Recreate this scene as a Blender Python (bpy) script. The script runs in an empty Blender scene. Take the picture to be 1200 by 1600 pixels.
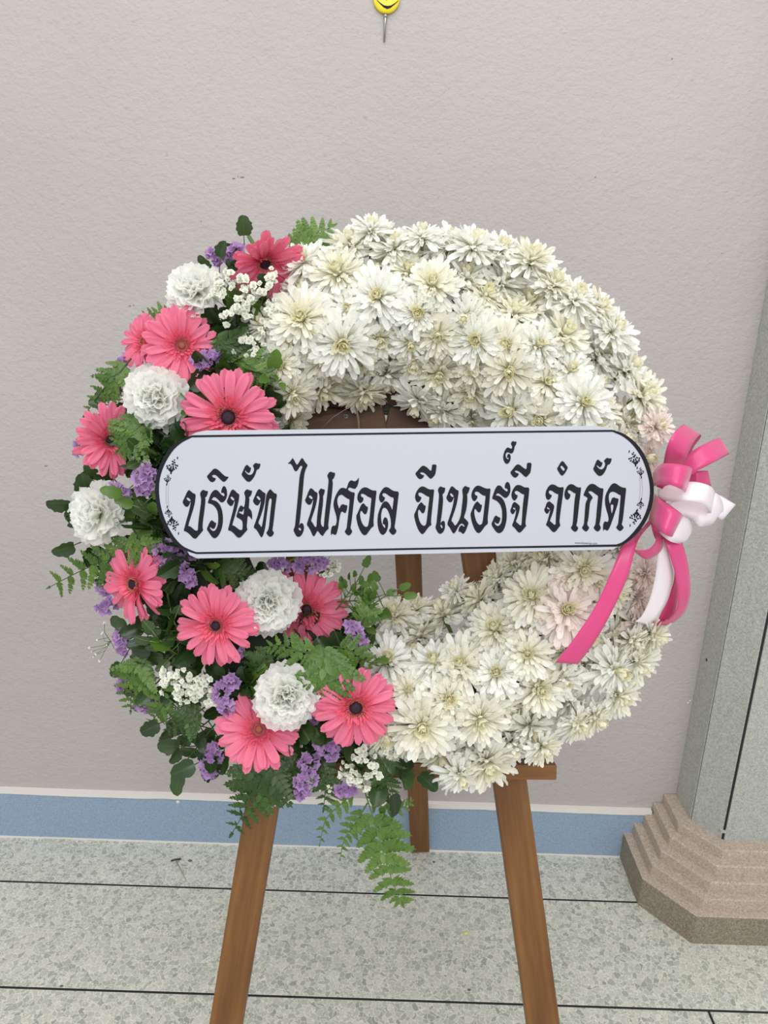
import bpy, math, random
import numpy as np
from mathutils import Vector as V, Matrix as M, noise
from mathutils.geometry import tessellate_polygon

R = random.Random(7)
SC = bpy.context.scene
COL = SC.collection
rad = math.radians

# ------------------------------------------------------------------ camera
PITCH, ROLL, CAMH, FPX = rad(18.0), rad(1.9), 1.5, 1200.0
EYE = V((0, 0, CAMH))
FWD = V((0, math.cos(PITCH), -math.sin(PITCH)))
_r0, _u0 = V((1, 0, 0)), V((0, math.sin(PITCH), math.cos(PITCH)))
RT = math.cos(ROLL) * _r0 + math.sin(ROLL) * _u0
UP = -math.sin(ROLL) * _r0 + math.cos(ROLL) * _u0
cam = bpy.data.cameras.new('camera')
cam.sensor_fit = 'VERTICAL'
cam.sensor_height = 36.0
cam.lens = 36.0 * FPX / 1600.0
cam.clip_start = 0.02
camo = bpy.data.objects.new('camera', cam)
COL.objects.link(camo)
camo.matrix_world = M((RT, UP, -FWD)).transposed().to_4x4()
camo.location = EYE
SC.camera = camo

# ------------------------------------------------------------------ light, exposure
SC.view_settings.view_transform = 'Standard'
SC.view_settings.look = 'None'
SC.view_settings.gamma = 1.0
SC.view_settings.use_curve_mapping = False
SC.view_settings.exposure = 0.22
SC.cycles.max_bounces = 14
SC.cycles.diffuse_bounces = 9
SC.cycles.transmission_bounces = 6
w = bpy.data.worlds.new('hall_light')
SC.world = w
w.use_nodes = True
w.node_tree.nodes['Background'].inputs[0].default_value = (0.96, 0.98, 1.0, 1)
w.node_tree.nodes['Background'].inputs[1].default_value = 0.72


def lamp(name, loc, target, sx, sy, energy, col=(1, 1, 1)):
    l = bpy.data.lights.new(name, 'AREA')
    l.shape = 'RECTANGLE'
    l.size, l.size_y, l.energy, l.color = sx, sy, energy, col
    o = bpy.data.objects.new(name, l)
    COL.objects.link(o)
    o.location = loc
    o.rotation_euler = (V(target) - V(loc)).to_track_quat('-Z', 'Y').to_euler()
    return o


lamp('ceiling_and_fill_lamp', (-0.1, 0.15, 3.3), (-0.1, 0.3, 0.0), 2.8, 1.4, 28, (1.0, 0.99, 0.975))
lamp('ceiling_and_fill_lamp', (0.3, -2.2, 3.0), (0.1, 1.1, 0.9), 2.6, 1.4, 50, (1.0, 0.99, 0.975))  # added fill behind the camera, aimed at the wreath to brighten the flowers


# ------------------------------------------------------------------ pixel helpers (points are placed on real surfaces)
def ray(x, y):
    return FWD + RT * ((x - 600) / FPX) - UP * ((y - 800) / FPX)


def hit(x, y, P, N):
    d = ray(x, y)
    return EYE + d * ((P - EYE).dot(N) / d.dot(N))


def on_floor(x, y, z=0.0):
    return hit(x, y, V((0, 0, z)), V((0, 0, 1)))


WALL_Y = 1.695


def on_wall(x, y):
    return hit(x, y, V((0, WALL_Y, 0)), V((0, 1, 0)))


# wreath frame: a to the right, b up along the lean, h towards the viewer
LEAN = rad(15.0)
WN = V((0, -math.cos(LEAN), math.sin(LEAN)))
WA = V((1, 0, 0))
WB = V((0, math.sin(LEAN), math.cos(LEAN)))
WO = EYE + ray(614, 797) * 1.16


def wf(a, b, h):
    return WO + WA * a + WB * b + WN * h


def wpx(x, y, h):
    return hit(x, y, WO + WN * h, WN)


def wdir(n):
    return (WA * n[0] + WB * n[1] + WN * n[2]).normalized()


RING_R, RING_H = 0.275, 0.060


def sdf(p, r):
    q = p - WO
    a, b, h = q.dot(WA), q.dot(WB), q.dot(WN) - RING_H
    k = math.hypot(math.hypot(a, b) - RING_R, h)
    return k - r


def sdf_n(p):
    q = p - WO
    a, b, h = q.dot(WA), q.dot(WB), q.dot(WN) - RING_H
    l = math.hypot(a, b) or 1e-6
    k = (l - RING_R) / l
    return (WA * a * k + WB * b * k + WN * h).normalized()


def surf(x, y, r):
    """where the sight line of a pixel meets the round body of the wreath (tube radius r), and its normal"""
    d = ray(x, y).normalized()
    t, best, bt = 0.6, 9, 0.6
    for _ in range(90):
        s = sdf(EYE + d * t, r)
        if s < best:
            best, bt = s, t
        if s < 0.0004 or t > 1.6:
            break
        t += max(s * 0.8, 0.0015)
    p = EYE + d * bt
    return p, sdf_n(p)


# ------------------------------------------------------------------ object helpers
def prop(o, label=None, cat=None, group=None, kind=None):
    if label: o['label'] = label
    if cat: o['category'] = cat
    if group: o['group'] = group
    if kind: o['kind'] = kind
    return o


def empty(name, mw, label=None, cat=None, group=None):
    o = bpy.data.objects.new(name, None)
    o.empty_display_size = 0.01
    COL.objects.link(o)
    o.matrix_world = mw
    return prop(o, label, cat, group)


def link(name, me, parent=None, mat=None, kind=None):
    """a mesh object; mat is its local matrix under the parent"""
    o = bpy.data.objects.new(name, me)
    COL.objects.link(o)
    if parent is not None:
        o.parent = parent
        o.matrix_parent_inverse = M.Identity(4)
    if mat is not None:
        o.matrix_basis = mat
    if kind: o['kind'] = kind
    return o


class MB:
    def __init__(s):
        s.v, s.f, s.uv = [], [], []

    def add(s, verts, faces, mat=None, uv=None):
        n = len(s.v)
        if mat is not None:
            verts = [mat @ V(p) for p in verts]
        s.v += [tuple(p) for p in verts]
        s.f += [tuple(i + n for i in f) for f in faces]
        s.uv += list(uv) if uv else [(0, 0)] * len(verts)
        return s

    def mesh(s, name, mat, smooth=True):
        me = bpy.data.meshes.new(name)
        me.from_pydata(s.v, [], s.f)
        l = me.uv_layers.new(name='UVMap')
        idx = np.empty(len(me.loops), dtype=np.int32)
        me.loops.foreach_get('vertex_index', idx)
        l.data.foreach_set('uv', np.array(s.uv, dtype=np.float32)[idx].ravel())
        for m in (mat if isinstance(mat, (list, tuple)) else [mat]):
            me.materials.append(m)
        if smooth:
            me.polygons.foreach_set('use_smooth', [True] * len(me.polygons))
        me.update()
        return me


def box(mb, x0, x1, y0, y1, z0, z1, mat=None):
    v = [(x, y, z) for z in (z0, z1) for y in (y0, y1) for x in (x0, x1)]
    f = [(0, 2, 3, 1), (4, 5, 7, 6), (0, 1, 5, 4), (2, 6, 7, 3), (0, 4, 6, 2), (1, 3, 7, 5)]
    return mb.add(v, f, mat)


def prism(mb, pts, z0, z1):
    n = len(pts)
    v = [(x, y, z0) for x, y in pts] + [(x, y, z1) for x, y in pts]
    f = [tuple(range(n))[::-1], tuple(range(n, 2 * n))]
    f += [(i, (i + 1) % n, n + (i + 1) % n, n + i) for i in range(n)]
    return mb.add(v, f)


def tube(mb, pts, r, n=6, cap=True, r_end=None):
    pts = [V(p) for p in pts]
    k = len(pts)
    rings, faces = [], []
    side = None
    for i, p in enumerate(pts):
        t = (pts[min(i + 1, k - 1)] - pts[max(i - 1, 0)]).normalized()
        if side is None:
            side = t.orthogonal().normalized()
        side = (side - t * side.dot(t)).normalized()
        up = t.cross(side)
        rr = r if r_end is None else r + (r_end - r) * i / max(k - 1, 1)
        for j in range(n):
            a = 2 * math.pi * j / n
            rings.append(p + side * (rr * math.cos(a)) + up * (rr * math.sin(a)))
    for i in range(k - 1):
        for j in range(n):
            j2 = (j + 1) % n
            faces.append((i * n + j, i * n + j2, (i + 1) * n + j2, (i + 1) * n + j))
    if cap:
        faces.append(tuple(range(n))[::-1])
        faces.append(tuple(range((k - 1) * n, k * n)))
    return mb.add(rings, faces)


def lathe(mb, prof, n=16, mat=None):
    v, f = [], []
    for r, z in prof:
        for j in range(n):
            a = 2 * math.pi * j / n
            v.append((r * math.cos(a), r * math.sin(a), z))
    for i in range(len(prof) - 1):
        for j in range(n):
            j2 = (j + 1) % n
            f.append((i * n + j, i * n + j2, (i + 1) * n + j2, (i + 1) * n + j))
    f.append(tuple(range(n))[::-1])
    f.append(tuple(range((len(prof) - 1) * n, len(prof) * n)))
    return mb.add(v, f, mat)


def bevel(o, wdt=0.002, seg=2):
    m = o.modifiers.new('bevel', 'BEVEL')
    m.width, m.segments = wdt, seg
    m.limit_method = 'ANGLE'
    return o


def frame_z(p, n, roll=0.0, s=1.0):
    """matrix whose z axis is n at point p"""
    q = V(n).to_track_quat('Z', 'Y')
    return M.Translation(p) @ q.to_matrix().to_4x4() @ M.Rotation(roll, 4, 'Z') @ M.Scale(s, 4)


def spline(pts, per=6):
    """Catmull-Rom through points of any dimension"""
    P = [np.array(p, float) for p in pts]
    P = [2 * P[0] - P[1]] + P + [2 * P[-1] - P[-2]]
    out = []
    for i in range(1, len(P) - 2):
        a, b, c, d = P[i - 1:i + 3]
        for k in range(per):
            t = k / per
            out.append(0.5 * (2 * b + (c - a) * t + (2 * a - 5 * b + 4 * c - d) * t * t + (3 * b - a - 3 * c + d) * t ** 3))
    out.append(P[-2])
    return out


# ------------------------------------------------------------------ materials
def lin(c):
    return tuple((x / 255 / 12.92 if x / 255 <= 0.04045 else ((x / 255 + 0.055) / 1.055) ** 2.4) for x in c) + (1.0,)


class Mat:
    def __init__(s, name, rough=0.5, col=(200, 200, 200), spec=0.5):
        s.m = bpy.data.materials.new(name)
        s.m.use_nodes = True
        s.t = s.m.node_tree
        s.b = s.t.nodes['Principled BSDF']
        s.b.inputs['Roughness'].default_value = rough
        s.b.inputs['Base Color'].default_value = lin(col)
        s.b.inputs['Specular IOR Level'].default_value = spec

    def n(s, typ, **kw):
        nd = s.t.nodes.new(typ)
        for k, v in kw.items():
            if k in nd.inputs:
                nd.inputs[k].default_value = v
            else:
                setattr(nd, k, v)
        return nd

    def l(s, a, b):
        s.t.links.new(a, b)

    def coord(s, kind='Object', scale=(1, 1, 1)):
        c = s.n('ShaderNodeTexCoord')
        m = s.n('ShaderNodeMapping')
        m.inputs['Scale'].default_value = scale
        s.l(c.outputs[kind], m.inputs['Vector'])
        return m.outputs['Vector']

    def ramp(s, fac, stops, interp='LINEAR'):
        r = s.n('ShaderNodeValToRGB')
        r.color_ramp.interpolation = interp
        e = r.color_ramp.elements
        while len(e) < len(stops):
            e.new(0.5)
        for i, (p, c) in enumerate(stops):
            e[i].position = p
            e[i].color = lin(c) if len(c) == 3 else c
        s.l(fac, r.inputs['Fac'])
        return r.outputs['Color']

    def mix(s, a, b, fac, mode='MIX'):
        x = s.n('ShaderNodeMix', data_type='RGBA', blend_type=mode)
        for i, v in ((0, fac), (6, a), (7, b)):
            if hasattr(v, 'is_output') or isinstance(v, bpy.types.NodeSocket):
                s.l(v, x.inputs[i])
            else:
                x.inputs[i].default_value = v if i == 0 else (lin(v) if len(v) == 3 else v)
        return x.outputs[2]

    def base(s, sock):
        s.l(sock, s.b.inputs['Base Color'])
        return s

    def bump(s, h, strength=0.3, dist=0.002):
        b = s.n('ShaderNodeBump')
        b.inputs['Strength'].default_value = strength
        b.inputs['Distance'].default_value = dist
        s.l(h, b.inputs['Height'])
        s.l(b.outputs['Normal'], s.b.inputs['Normal'])
        return s

    def noise(s, vec, scale, detail=3, rough=0.5):
        x = s.n('ShaderNodeTexNoise')
        x.inputs['Scale'].default_value = scale
        x.inputs['Detail'].default_value = detail
        x.inputs['Roughness'].default_value = rough
        s.l(vec, x.inputs['Vector'])
        return x.outputs['Fac']

    def translucent(s, sock_or_col, fac):
        """thin leaf or petal: some light passes through"""
        t = s.n('ShaderNodeBsdfTranslucent')
        if isinstance(sock_or_col, tuple):
            t.inputs['Color'].default_value = lin(sock_or_col)
        else:
            s.l(sock_or_col, t.inputs['Color'])
        x = s.n('ShaderNodeMixShader')
        x.inputs[0].default_value = fac
        out = s.t.nodes['Material Output']
        s.l(s.b.outputs[0], x.inputs[1])
        s.l(t.outputs[0], x.inputs[2])
        s.l(x.outputs[0], out.inputs['Surface'])
        return s


def m_wall():
    m = Mat('painted_plaster', 0.75, spec=0.25)
    c = m.coord()
    big = m.noise(c, 2.2, 3)
    st = m.noise(m.coord(scale=(1, 1, 2.5)), 6, 4)
    col = m.ramp(big, [(0.3, (178, 172, 170)), (0.7, (185, 179, 176))])
    col = m.mix(col, (174, 165, 158), m.ramp(st, [(0.55, (0, 0, 0)), (0.8, (90, 90, 90))]))
    spk = m.noise(c, 55, 2)
    col = m.mix(col, (150, 145, 141), m.ramp(spk, [(0.735, (0, 0, 0)), (0.77, (160, 160, 160))]))
    m.base(col)
    h = m.noise(m.coord(scale=(1, 1, 1.4)), 120, 4, 0.6)
    h2 = m.noise(c, 60, 2)
    a = m.n('ShaderNodeMath', operation='ADD')
    m.l(h, a.inputs[0]); m.l(h2, a.inputs[1])
    return m.bump(a.outputs[0], 0.85, 0.0025).m


def m_terrazzo(name, stops, edge, scale, edge_w=0.06, rough=0.3, bump=0.0, edge_fac=0.65, dark=None):
    m = Mat(name, rough, spec=0.4)
    c0 = m.coord()
    wob = m.n('ShaderNodeTexNoise', Scale=scale * 0.8, Detail=3.0)
    m.l(c0, wob.inputs['Vector'])
    off = m.n('ShaderNodeVectorMath', operation='MULTIPLY_ADD')
    m.l(wob.outputs['Color'], off.inputs[0])
    off.inputs[1].default_value = (1.7 / scale,) * 3
    m.l(c0, off.inputs[2])
    v1 = m.n('ShaderNodeTexVoronoi', Scale=scale, feature='F1')
    v2 = m.n('ShaderNodeTexVoronoi', Scale=scale, feature='DISTANCE_TO_EDGE')
    for v in (v1, v2):
        m.l(off.outputs[0], v.inputs['Vector'])
    bw = m.n('ShaderNodeRGBToBW')
    m.l(v1.outputs['Color'], bw.inputs[0])
    col = m.ramp(bw.outputs[0], stops)
    e = m.ramp(v2.outputs['Distance'], [(0.0, (255, 255, 255)), (edge_w, (0, 0, 0))])
    ef = m.n('ShaderNodeMath', operation='MULTIPLY')
    m.l(e, ef.inputs[0]); ef.inputs[1].default_value = edge_fac
    col = m.mix(col, edge, ef.outputs[0])
    big = m.noise(c0, 5, 3)
    col = m.mix(col, (120, 120, 112), m.ramp(big, [(0.45, (0, 0, 0)), (0.8, (60, 60, 60))]))
    fine = m.n('ShaderNodeTexVoronoi', Scale=scale * 3.1, feature='F1')
    m.l(c0, fine.inputs['Vector'])
    fb = m.n('ShaderNodeRGBToBW')
    m.l(fine.outputs['Color'], fb.inputs[0])
    col = m.mix(col, (235, 234, 226), m.ramp(fb.outputs[0], [(0.72, (0, 0, 0)), (0.8, (110, 110, 110))]))
    if dark:
        col = m.mix(col, dark, m.ramp(fb.outputs[0], [(0.16, (190, 190, 190)), (0.24, (0, 0, 0))]))
    m.base(col)
    if bump:
        m.bump(m.noise(c0, scale * 2, 3), bump, 0.001)
    return m.m


def m_wood(name, a, b, c, rough=0.45):
    m = Mat(name, rough, spec=0.35)
    co = m.coord(scale=(26, 26, 2.2))
    g = m.noise(co, 1.6, 6, 0.62)
    wv = m.n('ShaderNodeTexWave', Scale=0.5, Distortion=6.0, Detail=3.0)
    wv.bands_direction = 'X'
    m.l(co, wv.inputs['Vector'])
    col = m.ramp(g, [(0.25, a), (0.5, b), (0.75, c)])
    col = m.mix(col, a, m.ramp(wv.outputs['Fac'], [(0.55, (0, 0, 0)), (1.0, (95, 95, 95))]))
    oi = m.n('ShaderNodeObjectInfo')
    col = m.mix(col, a, m.ramp(oi.outputs['Random'], [(0.0, (0, 0, 0)), (1.0, (60, 60, 60))]))
    m.base(col)
    return m.bump(g, 0.12, 0.002).m


def petal_mat(name, base, tip, trans, rough=0.5, streak=None, rnd=None, tfac=0.3):
    """UV: v runs from the petal's base to its tip, u across"""
    m = Mat(name, rough, spec=0.3)
    tc = m.n('ShaderNodeTexCoord')
    sep = m.n('ShaderNodeSeparateXYZ')
    m.l(tc.outputs['UV'], sep.inputs[0])
    col = m.ramp(sep.outputs['Y'], [(0.0, base), (0.55, tip)])
    if streak:
        wv = m.n('ShaderNodeMath', operation='SINE')
        mu = m.n('ShaderNodeMath', operation='MULTIPLY')
        m.l(sep.outputs['X'], mu.inputs[0]); mu.inputs[1].default_value = 34.0
        m.l(mu.outputs[0], wv.inputs[0])
        col = m.mix(col, streak, m.ramp(wv.outputs[0], [(0.2, (0, 0, 0)), (1.0, (85, 85, 85))]))
    if rnd:
        oi = m.n('ShaderNodeObjectInfo')
        col = m.mix(col, rnd, m.ramp(oi.outputs['Random'], [(0.0, (0, 0, 0)), (1.0, (140, 140, 140))]))
    m.base(col)
    return m.translucent(trans, tfac).m


def leaf_mat(name, a, b, rough=0.35, vein=None, tfac=0.25, trans=(90, 130, 40)):
    m = Mat(name, rough, spec=0.5)
    tc = m.n('ShaderNodeTexCoord')
    sep = m.n('ShaderNodeSeparateXYZ')
    m.l(tc.outputs['UV'], sep.inputs[0])
    oi = m.n('ShaderNodeObjectInfo')
    col = m.mix(a, b, oi.outputs['Random'])
    nz = m.noise(tc.outputs['Object'], 160, 3)
    col = m.mix(col, a, m.ramp(nz, [(0.4, (0, 0, 0)), (0.7, (130, 130, 130))]))
    if vein:
        ab = m.n('ShaderNodeMath', operation='ABSOLUTE')
        sb = m.n('ShaderNodeMath', operation='SUBTRACT')
        m.l(sep.outputs['X'], sb.inputs[0]); sb.inputs[1].default_value = 0.5
        m.l(sb.outputs[0], ab.inputs[0])
        col = m.mix(col, vein, m.ramp(ab.outputs[0], [(0.0, (150, 150, 150)), (0.07, (0, 0, 0))]))
    m.base(col)
    return m.translucent(trans, tfac).m


WALLM = m_wall()
WHITEP = Mat('white_cement', 0.8, (226, 222, 214)).m
FLOORM = m_terrazzo('pale_terrazzo', [(0.0, (150, 152, 141)), (0.5, (186, 187, 175)), (1.0, (210, 208, 195))], (232, 231, 220), 85, 0.08, 0.3, edge_fac=.85)
BLUEM = m_terrazzo('blue_terrazzo', [(0.0, (132, 152, 175)), (0.5, (143, 164, 187)), (1.0, (154, 174, 196))], (146, 166, 187), 330, 0.05, 0.5, dark=(84, 104, 134))
PLINB = m_terrazzo('soiled_shaded_terrazzo', [(0.0, (118, 107, 91)), (0.5, (138, 127, 110)), (1.0, (162, 151, 133))], (142, 131, 114), 260, 0.05, 0.65, 0.6, dark=(96, 85, 70))
GREYM = m_terrazzo('grey_terrazzo', [(0.0, (152, 154, 148)), (0.5, (174, 176, 170)), (1.0, (192, 193, 187))], (178, 180, 174), 260, 0.05, 0.4, dark=(112, 115, 112))
PLINM = m_terrazzo('pinkish_terrazzo', [(0.0, (160, 145, 129)), (0.5, (184, 168, 152)), (1.0, (204, 190, 175))], (188, 173, 157), 300, 0.05, 0.6, 0.5, dark=(110, 97, 83))
BLACK = Mat('black_joint', 0.6, (28, 29, 32)).m
GREYJ = Mat('dark_groove', 0.8, (70, 72, 70)).m
WOOD = m_wood('brown_wood', (86, 53, 26), (116, 77, 40), (140, 99, 57))
WOODD = m_wood('dark_wood', (64, 42, 28), (88, 62, 44), (106, 78, 56), 0.6)
STEEL = Mat('steel', 0.35, (170, 170, 168)); STEEL.b.inputs['Metallic'].default_value = 0.9; STEEL = STEEL.m
FOAM = Mat('dark_green_foam', 0.9, (30, 40, 26)).m
STEM = Mat('green_stem', 0.5, (92, 118, 58)).m
STEMD = Mat('dark_stem', 0.5, (58, 74, 36)).m
CHRY_O = petal_mat('white_petal', (240, 238, 216), (251, 251, 247), (253, 253, 248), 0.5, streak=(240, 240, 230), tfac=0.42)
CHRY_M = petal_mat('cream_petal', (238, 235, 204), (249, 248, 238), (250, 249, 236), 0.5, streak=(234, 231, 212), rnd=(240, 232, 208), tfac=0.42)
CHRY_H = petal_mat('pale_yellow_petal', (242, 239, 196), (250, 248, 234), (244, 241, 206), 0.5, rnd=(242, 232, 200), tfac=0.42)
CHRY_P = petal_mat('blush_petal', (248, 240, 228), (252, 243, 239), (252, 244, 240), 0.5, streak=(246, 234, 228), tfac=0.42)
GERB = petal_mat('coral_pink_petal', (222, 86, 118), (238, 130, 160), (242, 120, 152), 0.42, streak=(214, 92, 122), rnd=(234, 114, 140), tfac=0.35)
GERB_F = petal_mat('deep_pink_floret', (206, 66, 96), (238, 112, 136), (240, 110, 132), 0.5, tfac=0.2)
POLLEN = Mat('ochre_pollen', 0.7, (186, 128, 92)).m
DISCL = Mat('rusty_disc', 0.65, (168, 92, 76)).m
DISC = Mat('dark_purple_disc', 0.65, (52, 28, 44)).m
CARN = petal_mat('white_ruffled_petal', (244, 245, 226), (254, 254, 252), (250, 250, 244), 0.5, streak=(244, 244, 238), tfac=0.55)
LEAFD = leaf_mat('dark_glossy_leaf', (30, 50, 27), (52, 76, 38), 0.32, vein=(84, 108, 62), tfac=0.15)
LEAFV = leaf_mat('pale_edged_leaf', (50, 72, 44), (78, 100, 62), 0.35, vein=(170, 180, 140), tfac=0.2)
FERN = leaf_mat('fern_green', (74, 106, 40), (104, 136, 58), 0.4, tfac=0.3)
FERND = leaf_mat('deep_fern_green', (46, 74, 28), (70, 100, 42), 0.4, tfac=0.25)
FERNL = leaf_mat('light_fern_green', (98, 130, 58), (118, 148, 74), 0.4, tfac=0.35)
STAT = petal_mat('lilac_petal', (138, 96, 154), (184, 148, 198), (186, 144, 200), 0.6, rnd=(152, 112, 170), tfac=0.25)
GYPS = petal_mat('tiny_white_petal', (226, 230, 204), (245, 246, 238), (246, 246, 236), 0.6, tfac=0.3)
PAPER = Mat('white_paper', 0.55, (176, 178, 187)).m
INK = Mat('black_ink', 0.6, (20, 20, 28), 0.2).m
FAINT = Mat('grey_ink', 0.6, (150, 148, 158)).m
PINKR = Mat('pink_satin', 0.32, (216, 70, 130), 0.55)
PINKR.b.inputs['Sheen Weight'].default_value = 0.3
PINKR.translucent((236, 70, 130), 0.15); PINKR = PINKR.m
WHITER = Mat('white_satin', 0.3, (252, 246, 250), 0.6); WHITER.translucent((252, 246, 250), 0.3); WHITER = WHITER.m
YELLOW = Mat('yellow_plastic', 0.35, (236, 214, 40)).m
DROP = Mat('water', 0.03, (255, 255, 255), 0.6)
DROP.b.inputs['Transmission Weight'].default_value = 1.0
DROP.b.inputs['IOR'].default_value = 1.33
DROP = DROP.m

# ------------------------------------------------------------------ setting: wall, floor, base strip, column
mb = MB()
box(mb, -3.2, 3.2, WALL_Y, WALL_Y + 0.15, -0.05, 3.4)
wall = prop(link('wall_back', mb.mesh('wall_back', WALLM, False)), kind='structure')

# small chips in the paint, each a shallow dent
mb = MB()
for px, py, L, W in ((365, 279, 5, 1.8), (379, 277, 6, 1.8), (372, 276, 2, 1.2), (203, 478, 3, 1.6), (209, 477, 2, 1.6), (314, 346, 1.6, 1.6), (72, 728, 6, 1.4), (930, 277, 1.8, 1.8), (1050, 92, 2, 2), (1128, 396, 1.6, 1.6)):
    p = on_wall(px, py)
    s = 0.0016
    n = 7
    vs = [(p.x, p.z)] + [(p.x + math.cos(k / n * 6.283) * L * s * R.uniform(.7, 1.2) * .5, p.z + (math.sin(k / n * 6.283) * W * s * R.uniform(.7, 1.2) + math.cos(k / n * 6.283) * L * s * .1) * .5) for k in range(n)]
    mb.add([(x, WALL_Y - 0.0006, z) for x, z in vs], [(0, k + 1, (k + 1) % n + 1) for k in range(n)])
link('paint_chip', mb.mesh('paint_chip', Mat('exposed_plaster', 0.9, (120, 116, 114)).m), wall, kind='stuff')

floor = prop(empty('floor', M.Identity(4)), kind='structure')
L1, L2, LX = 1.531, 1.241, 0.729      # joint lines of the terrazzo
J = 0.0026


def slab(x0, x1, y0, y1):
    b = MB()
    box(b, x0, x1, y0, y1, -0.04, 0.0)
    o = link('terrazzo_panel', b.mesh('terrazzo_panel', FLOORM, False), floor)
    o.matrix_basis = M.Identity(4)
    return bevel(o, 0.0008, 1)


slab(-3, 3, L1 + J, WALL_Y)
slab(-3, 3, L2 + J, L1 - J)
slab(-3, LX - J, -1.5, L2 - J)
slab(LX + J, 3, -1.5, L2 - J)
for x0, x1, y0, y1 in ((-3, 3, L1 - J, L1 + J), (-3, 3, L2 - J, L2 + J), (LX - J, LX + J, -1.5, L2 - J)):
    b = MB()
    box(b, x0, x1, y0, y1, -0.04, -0.0006)
    link('divider_strip', b.mesh('divider_strip', BLACK, False), floor)

# blue terrazzo base strip with a white cement lip
BT = 0.152
base = prop(empty('baseboard_back', M.Identity(4)), kind='structure')
b = MB(); box(b, -3, 0.73, WALL_Y - 0.012, WALL_Y, 0.003, BT - 0.012)
link('terrazzo_strip', b.mesh('terrazzo_strip', BLUEM, False), base)


def ragged(x0, x1, z0, z1, y, seed, amp):
    """a thin hand-laid cement line with an uneven lower edge"""
    bb = MB()
    n = 160
    v = []
    for i in range(n + 1):
        x = x0 + (x1 - x0) * i / n
        d = noise.noise(V((x * 9, seed, 0))) * amp + noise.noise(V((x * 40, seed, 3))) * amp * .4
        v += [(x, y, z0 + d), (x, y, z1 + d * .4), (x, WALL_Y, z1 + d * .4)]
    f = []
    for i in range(n):
        k = i * 3
        f += [(k, k + 3, k + 4, k + 1), (k + 1, k + 4, k + 5, k + 2)]
    bb.add(v, f)
    return bb


link('cement_lip', ragged(-3, 0.73, BT - 0.0125, BT, WALL_Y - 0.0135, 1.3, 0.0026).mesh('cement_lip', WHITEP, False), base)
link('cement_line', ragged(-3, 0.69, 0.0, 0.0045, WALL_Y - 0.0138, 5.1, 0.0012).mesh('cement_line', WHITEP, False), base)
p = hit(278, 1253, V((0, WALL_Y - 0.012, 0)), V((0, 1, 0)))
b = MB(); lathe(b, [(0.0055, 0), (0.0045, 0.0012), (0.001, 0.0018)], 8, frame_z(p, (0, -1, 0)))
link('paint_spot', b.mesh('paint_spot', WHITEP), base)

# column
col = prop(empty('column', M.Translation((0.79, WALL_Y, 0))), kind='structure')
col['kind'] = 'structure'
PT = 0.2
c1 = on_floor(1075.5, 1281, PT)
c2 = on_floor(1129, 1313, PT)
CX, CY1, CX2, CY2 = 0.79, c1.y, c2.x, c2.y
CW = 0.62                               # full width, mirrored on the hidden side
inv = col.matrix_world.inverted()


def cpart(name, bb, mat, smooth=False, bev=0.0015):
    o = link(name, bb.mesh(name, mat, smooth), col, inv)
    if bev: bevel(o, bev, 2)
    return o


b = MB()                                # dark core behind the slabs' joints
XR = CX + CW
prism(b, [(CX + .008, WALL_Y), (CX + .008, CY1 + .006), (CX2 + .006, CY2 + .01), (XR - (CX2 - CX) - .006, CY2 + .01), (XR - .008, CY1 + .006), (XR - .008, WALL_Y)], PT - .02, 3.3)
cpart('core', b, GREYJ, bev=0)
g = 0.0008
b = MB(); prism(b, [(CX, WALL_Y), (CX, CY1 + g), (CX + .012, CY1 + .005), (CX + .02, WALL_Y)], PT - .005, 3.3)
cpart('side_slab', b, GREYM)
dx, dy = (CX2 - CX), (CY2 - CY1)
ln = math.hypot(dx, dy); ux, uy = dx / ln, dy / ln
g1, g2 = 0.0022, 0.0045
b = MB(); prism(b, [(CX + ux * g1, CY1 + uy * g1), (CX2 - ux * g2, CY2 - uy * g2), (CX2 - ux * g2 + .012, CY2 - uy * g2 + .013), (CX + ux * g1 + .016, CY1 + uy * g1 + .006)], PT - .005, 3.3)
cpart('corner_slab', b, GREYM)
def mir(p):
    return [(CX + XR - x, y) for x, y in p][::-1]


b = MB(); prism(b, mir([(CX, WALL_Y), (CX, CY1 + g), (CX + .012, CY1 + .005), (CX + .02, WALL_Y)]), PT - .005, 3.3)
cpart('side_slab', b, GREYM)
b = MB(); prism(b, mir([(CX + ux * g1, CY1 + uy * g1), (CX2 - ux * g2, CY2 - uy * g2), (CX2 - ux * g2 + .012, CY2 - uy * g2 + .013), (CX + ux * g1 + .016, CY1 + uy * g1 + .006)]), PT - .005, 3.3)
cpart('corner_slab', b, GREYM)
b = MB(); prism(b, [(CX2 + .0035, CY2), (XR - (CX2 - CX) - .0035, CY2), (XR - (CX2 - CX) - .0035, CY2 + .02), (CX2 + .004, CY2 + .02)], PT - .005, 3.3)
cpart('front_slab', b, GREYM)
b = MB(); prism(b, [(CX2 - ux * g2, CY2 - uy * g2 + .003), (CX2 + .0035, CY2 + .003), (CX2 + .004, CY2 + .015), (CX2 - ux * g2, CY2 + .015)], PT - .004, 3.3)
cpart('black_joint', b, BLACK, bev=0)
b = MB(); prism(b, [(CX2 - .008, CY2 - .0005), (CX2 + .006, CY2 - .0022), (CX2 + .006, CY2 + .012), (CX2 - .008, CY2 + .012)], PT + .022, PT + .027)
cpart('cement_dab', b, GREYM, bev=0)
p = hit(1104, 1031, V((CX, 0, 0)), V((1, 0, 0)))
b = MB(); lathe(b, [(0.0042, 0), (0.0036, 0.0008), (0.0005, 0.001)], 10, frame_z(p, (-1, 0, 0)))
cpart('drill_hole', b, BLACK, bev=0)
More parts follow.
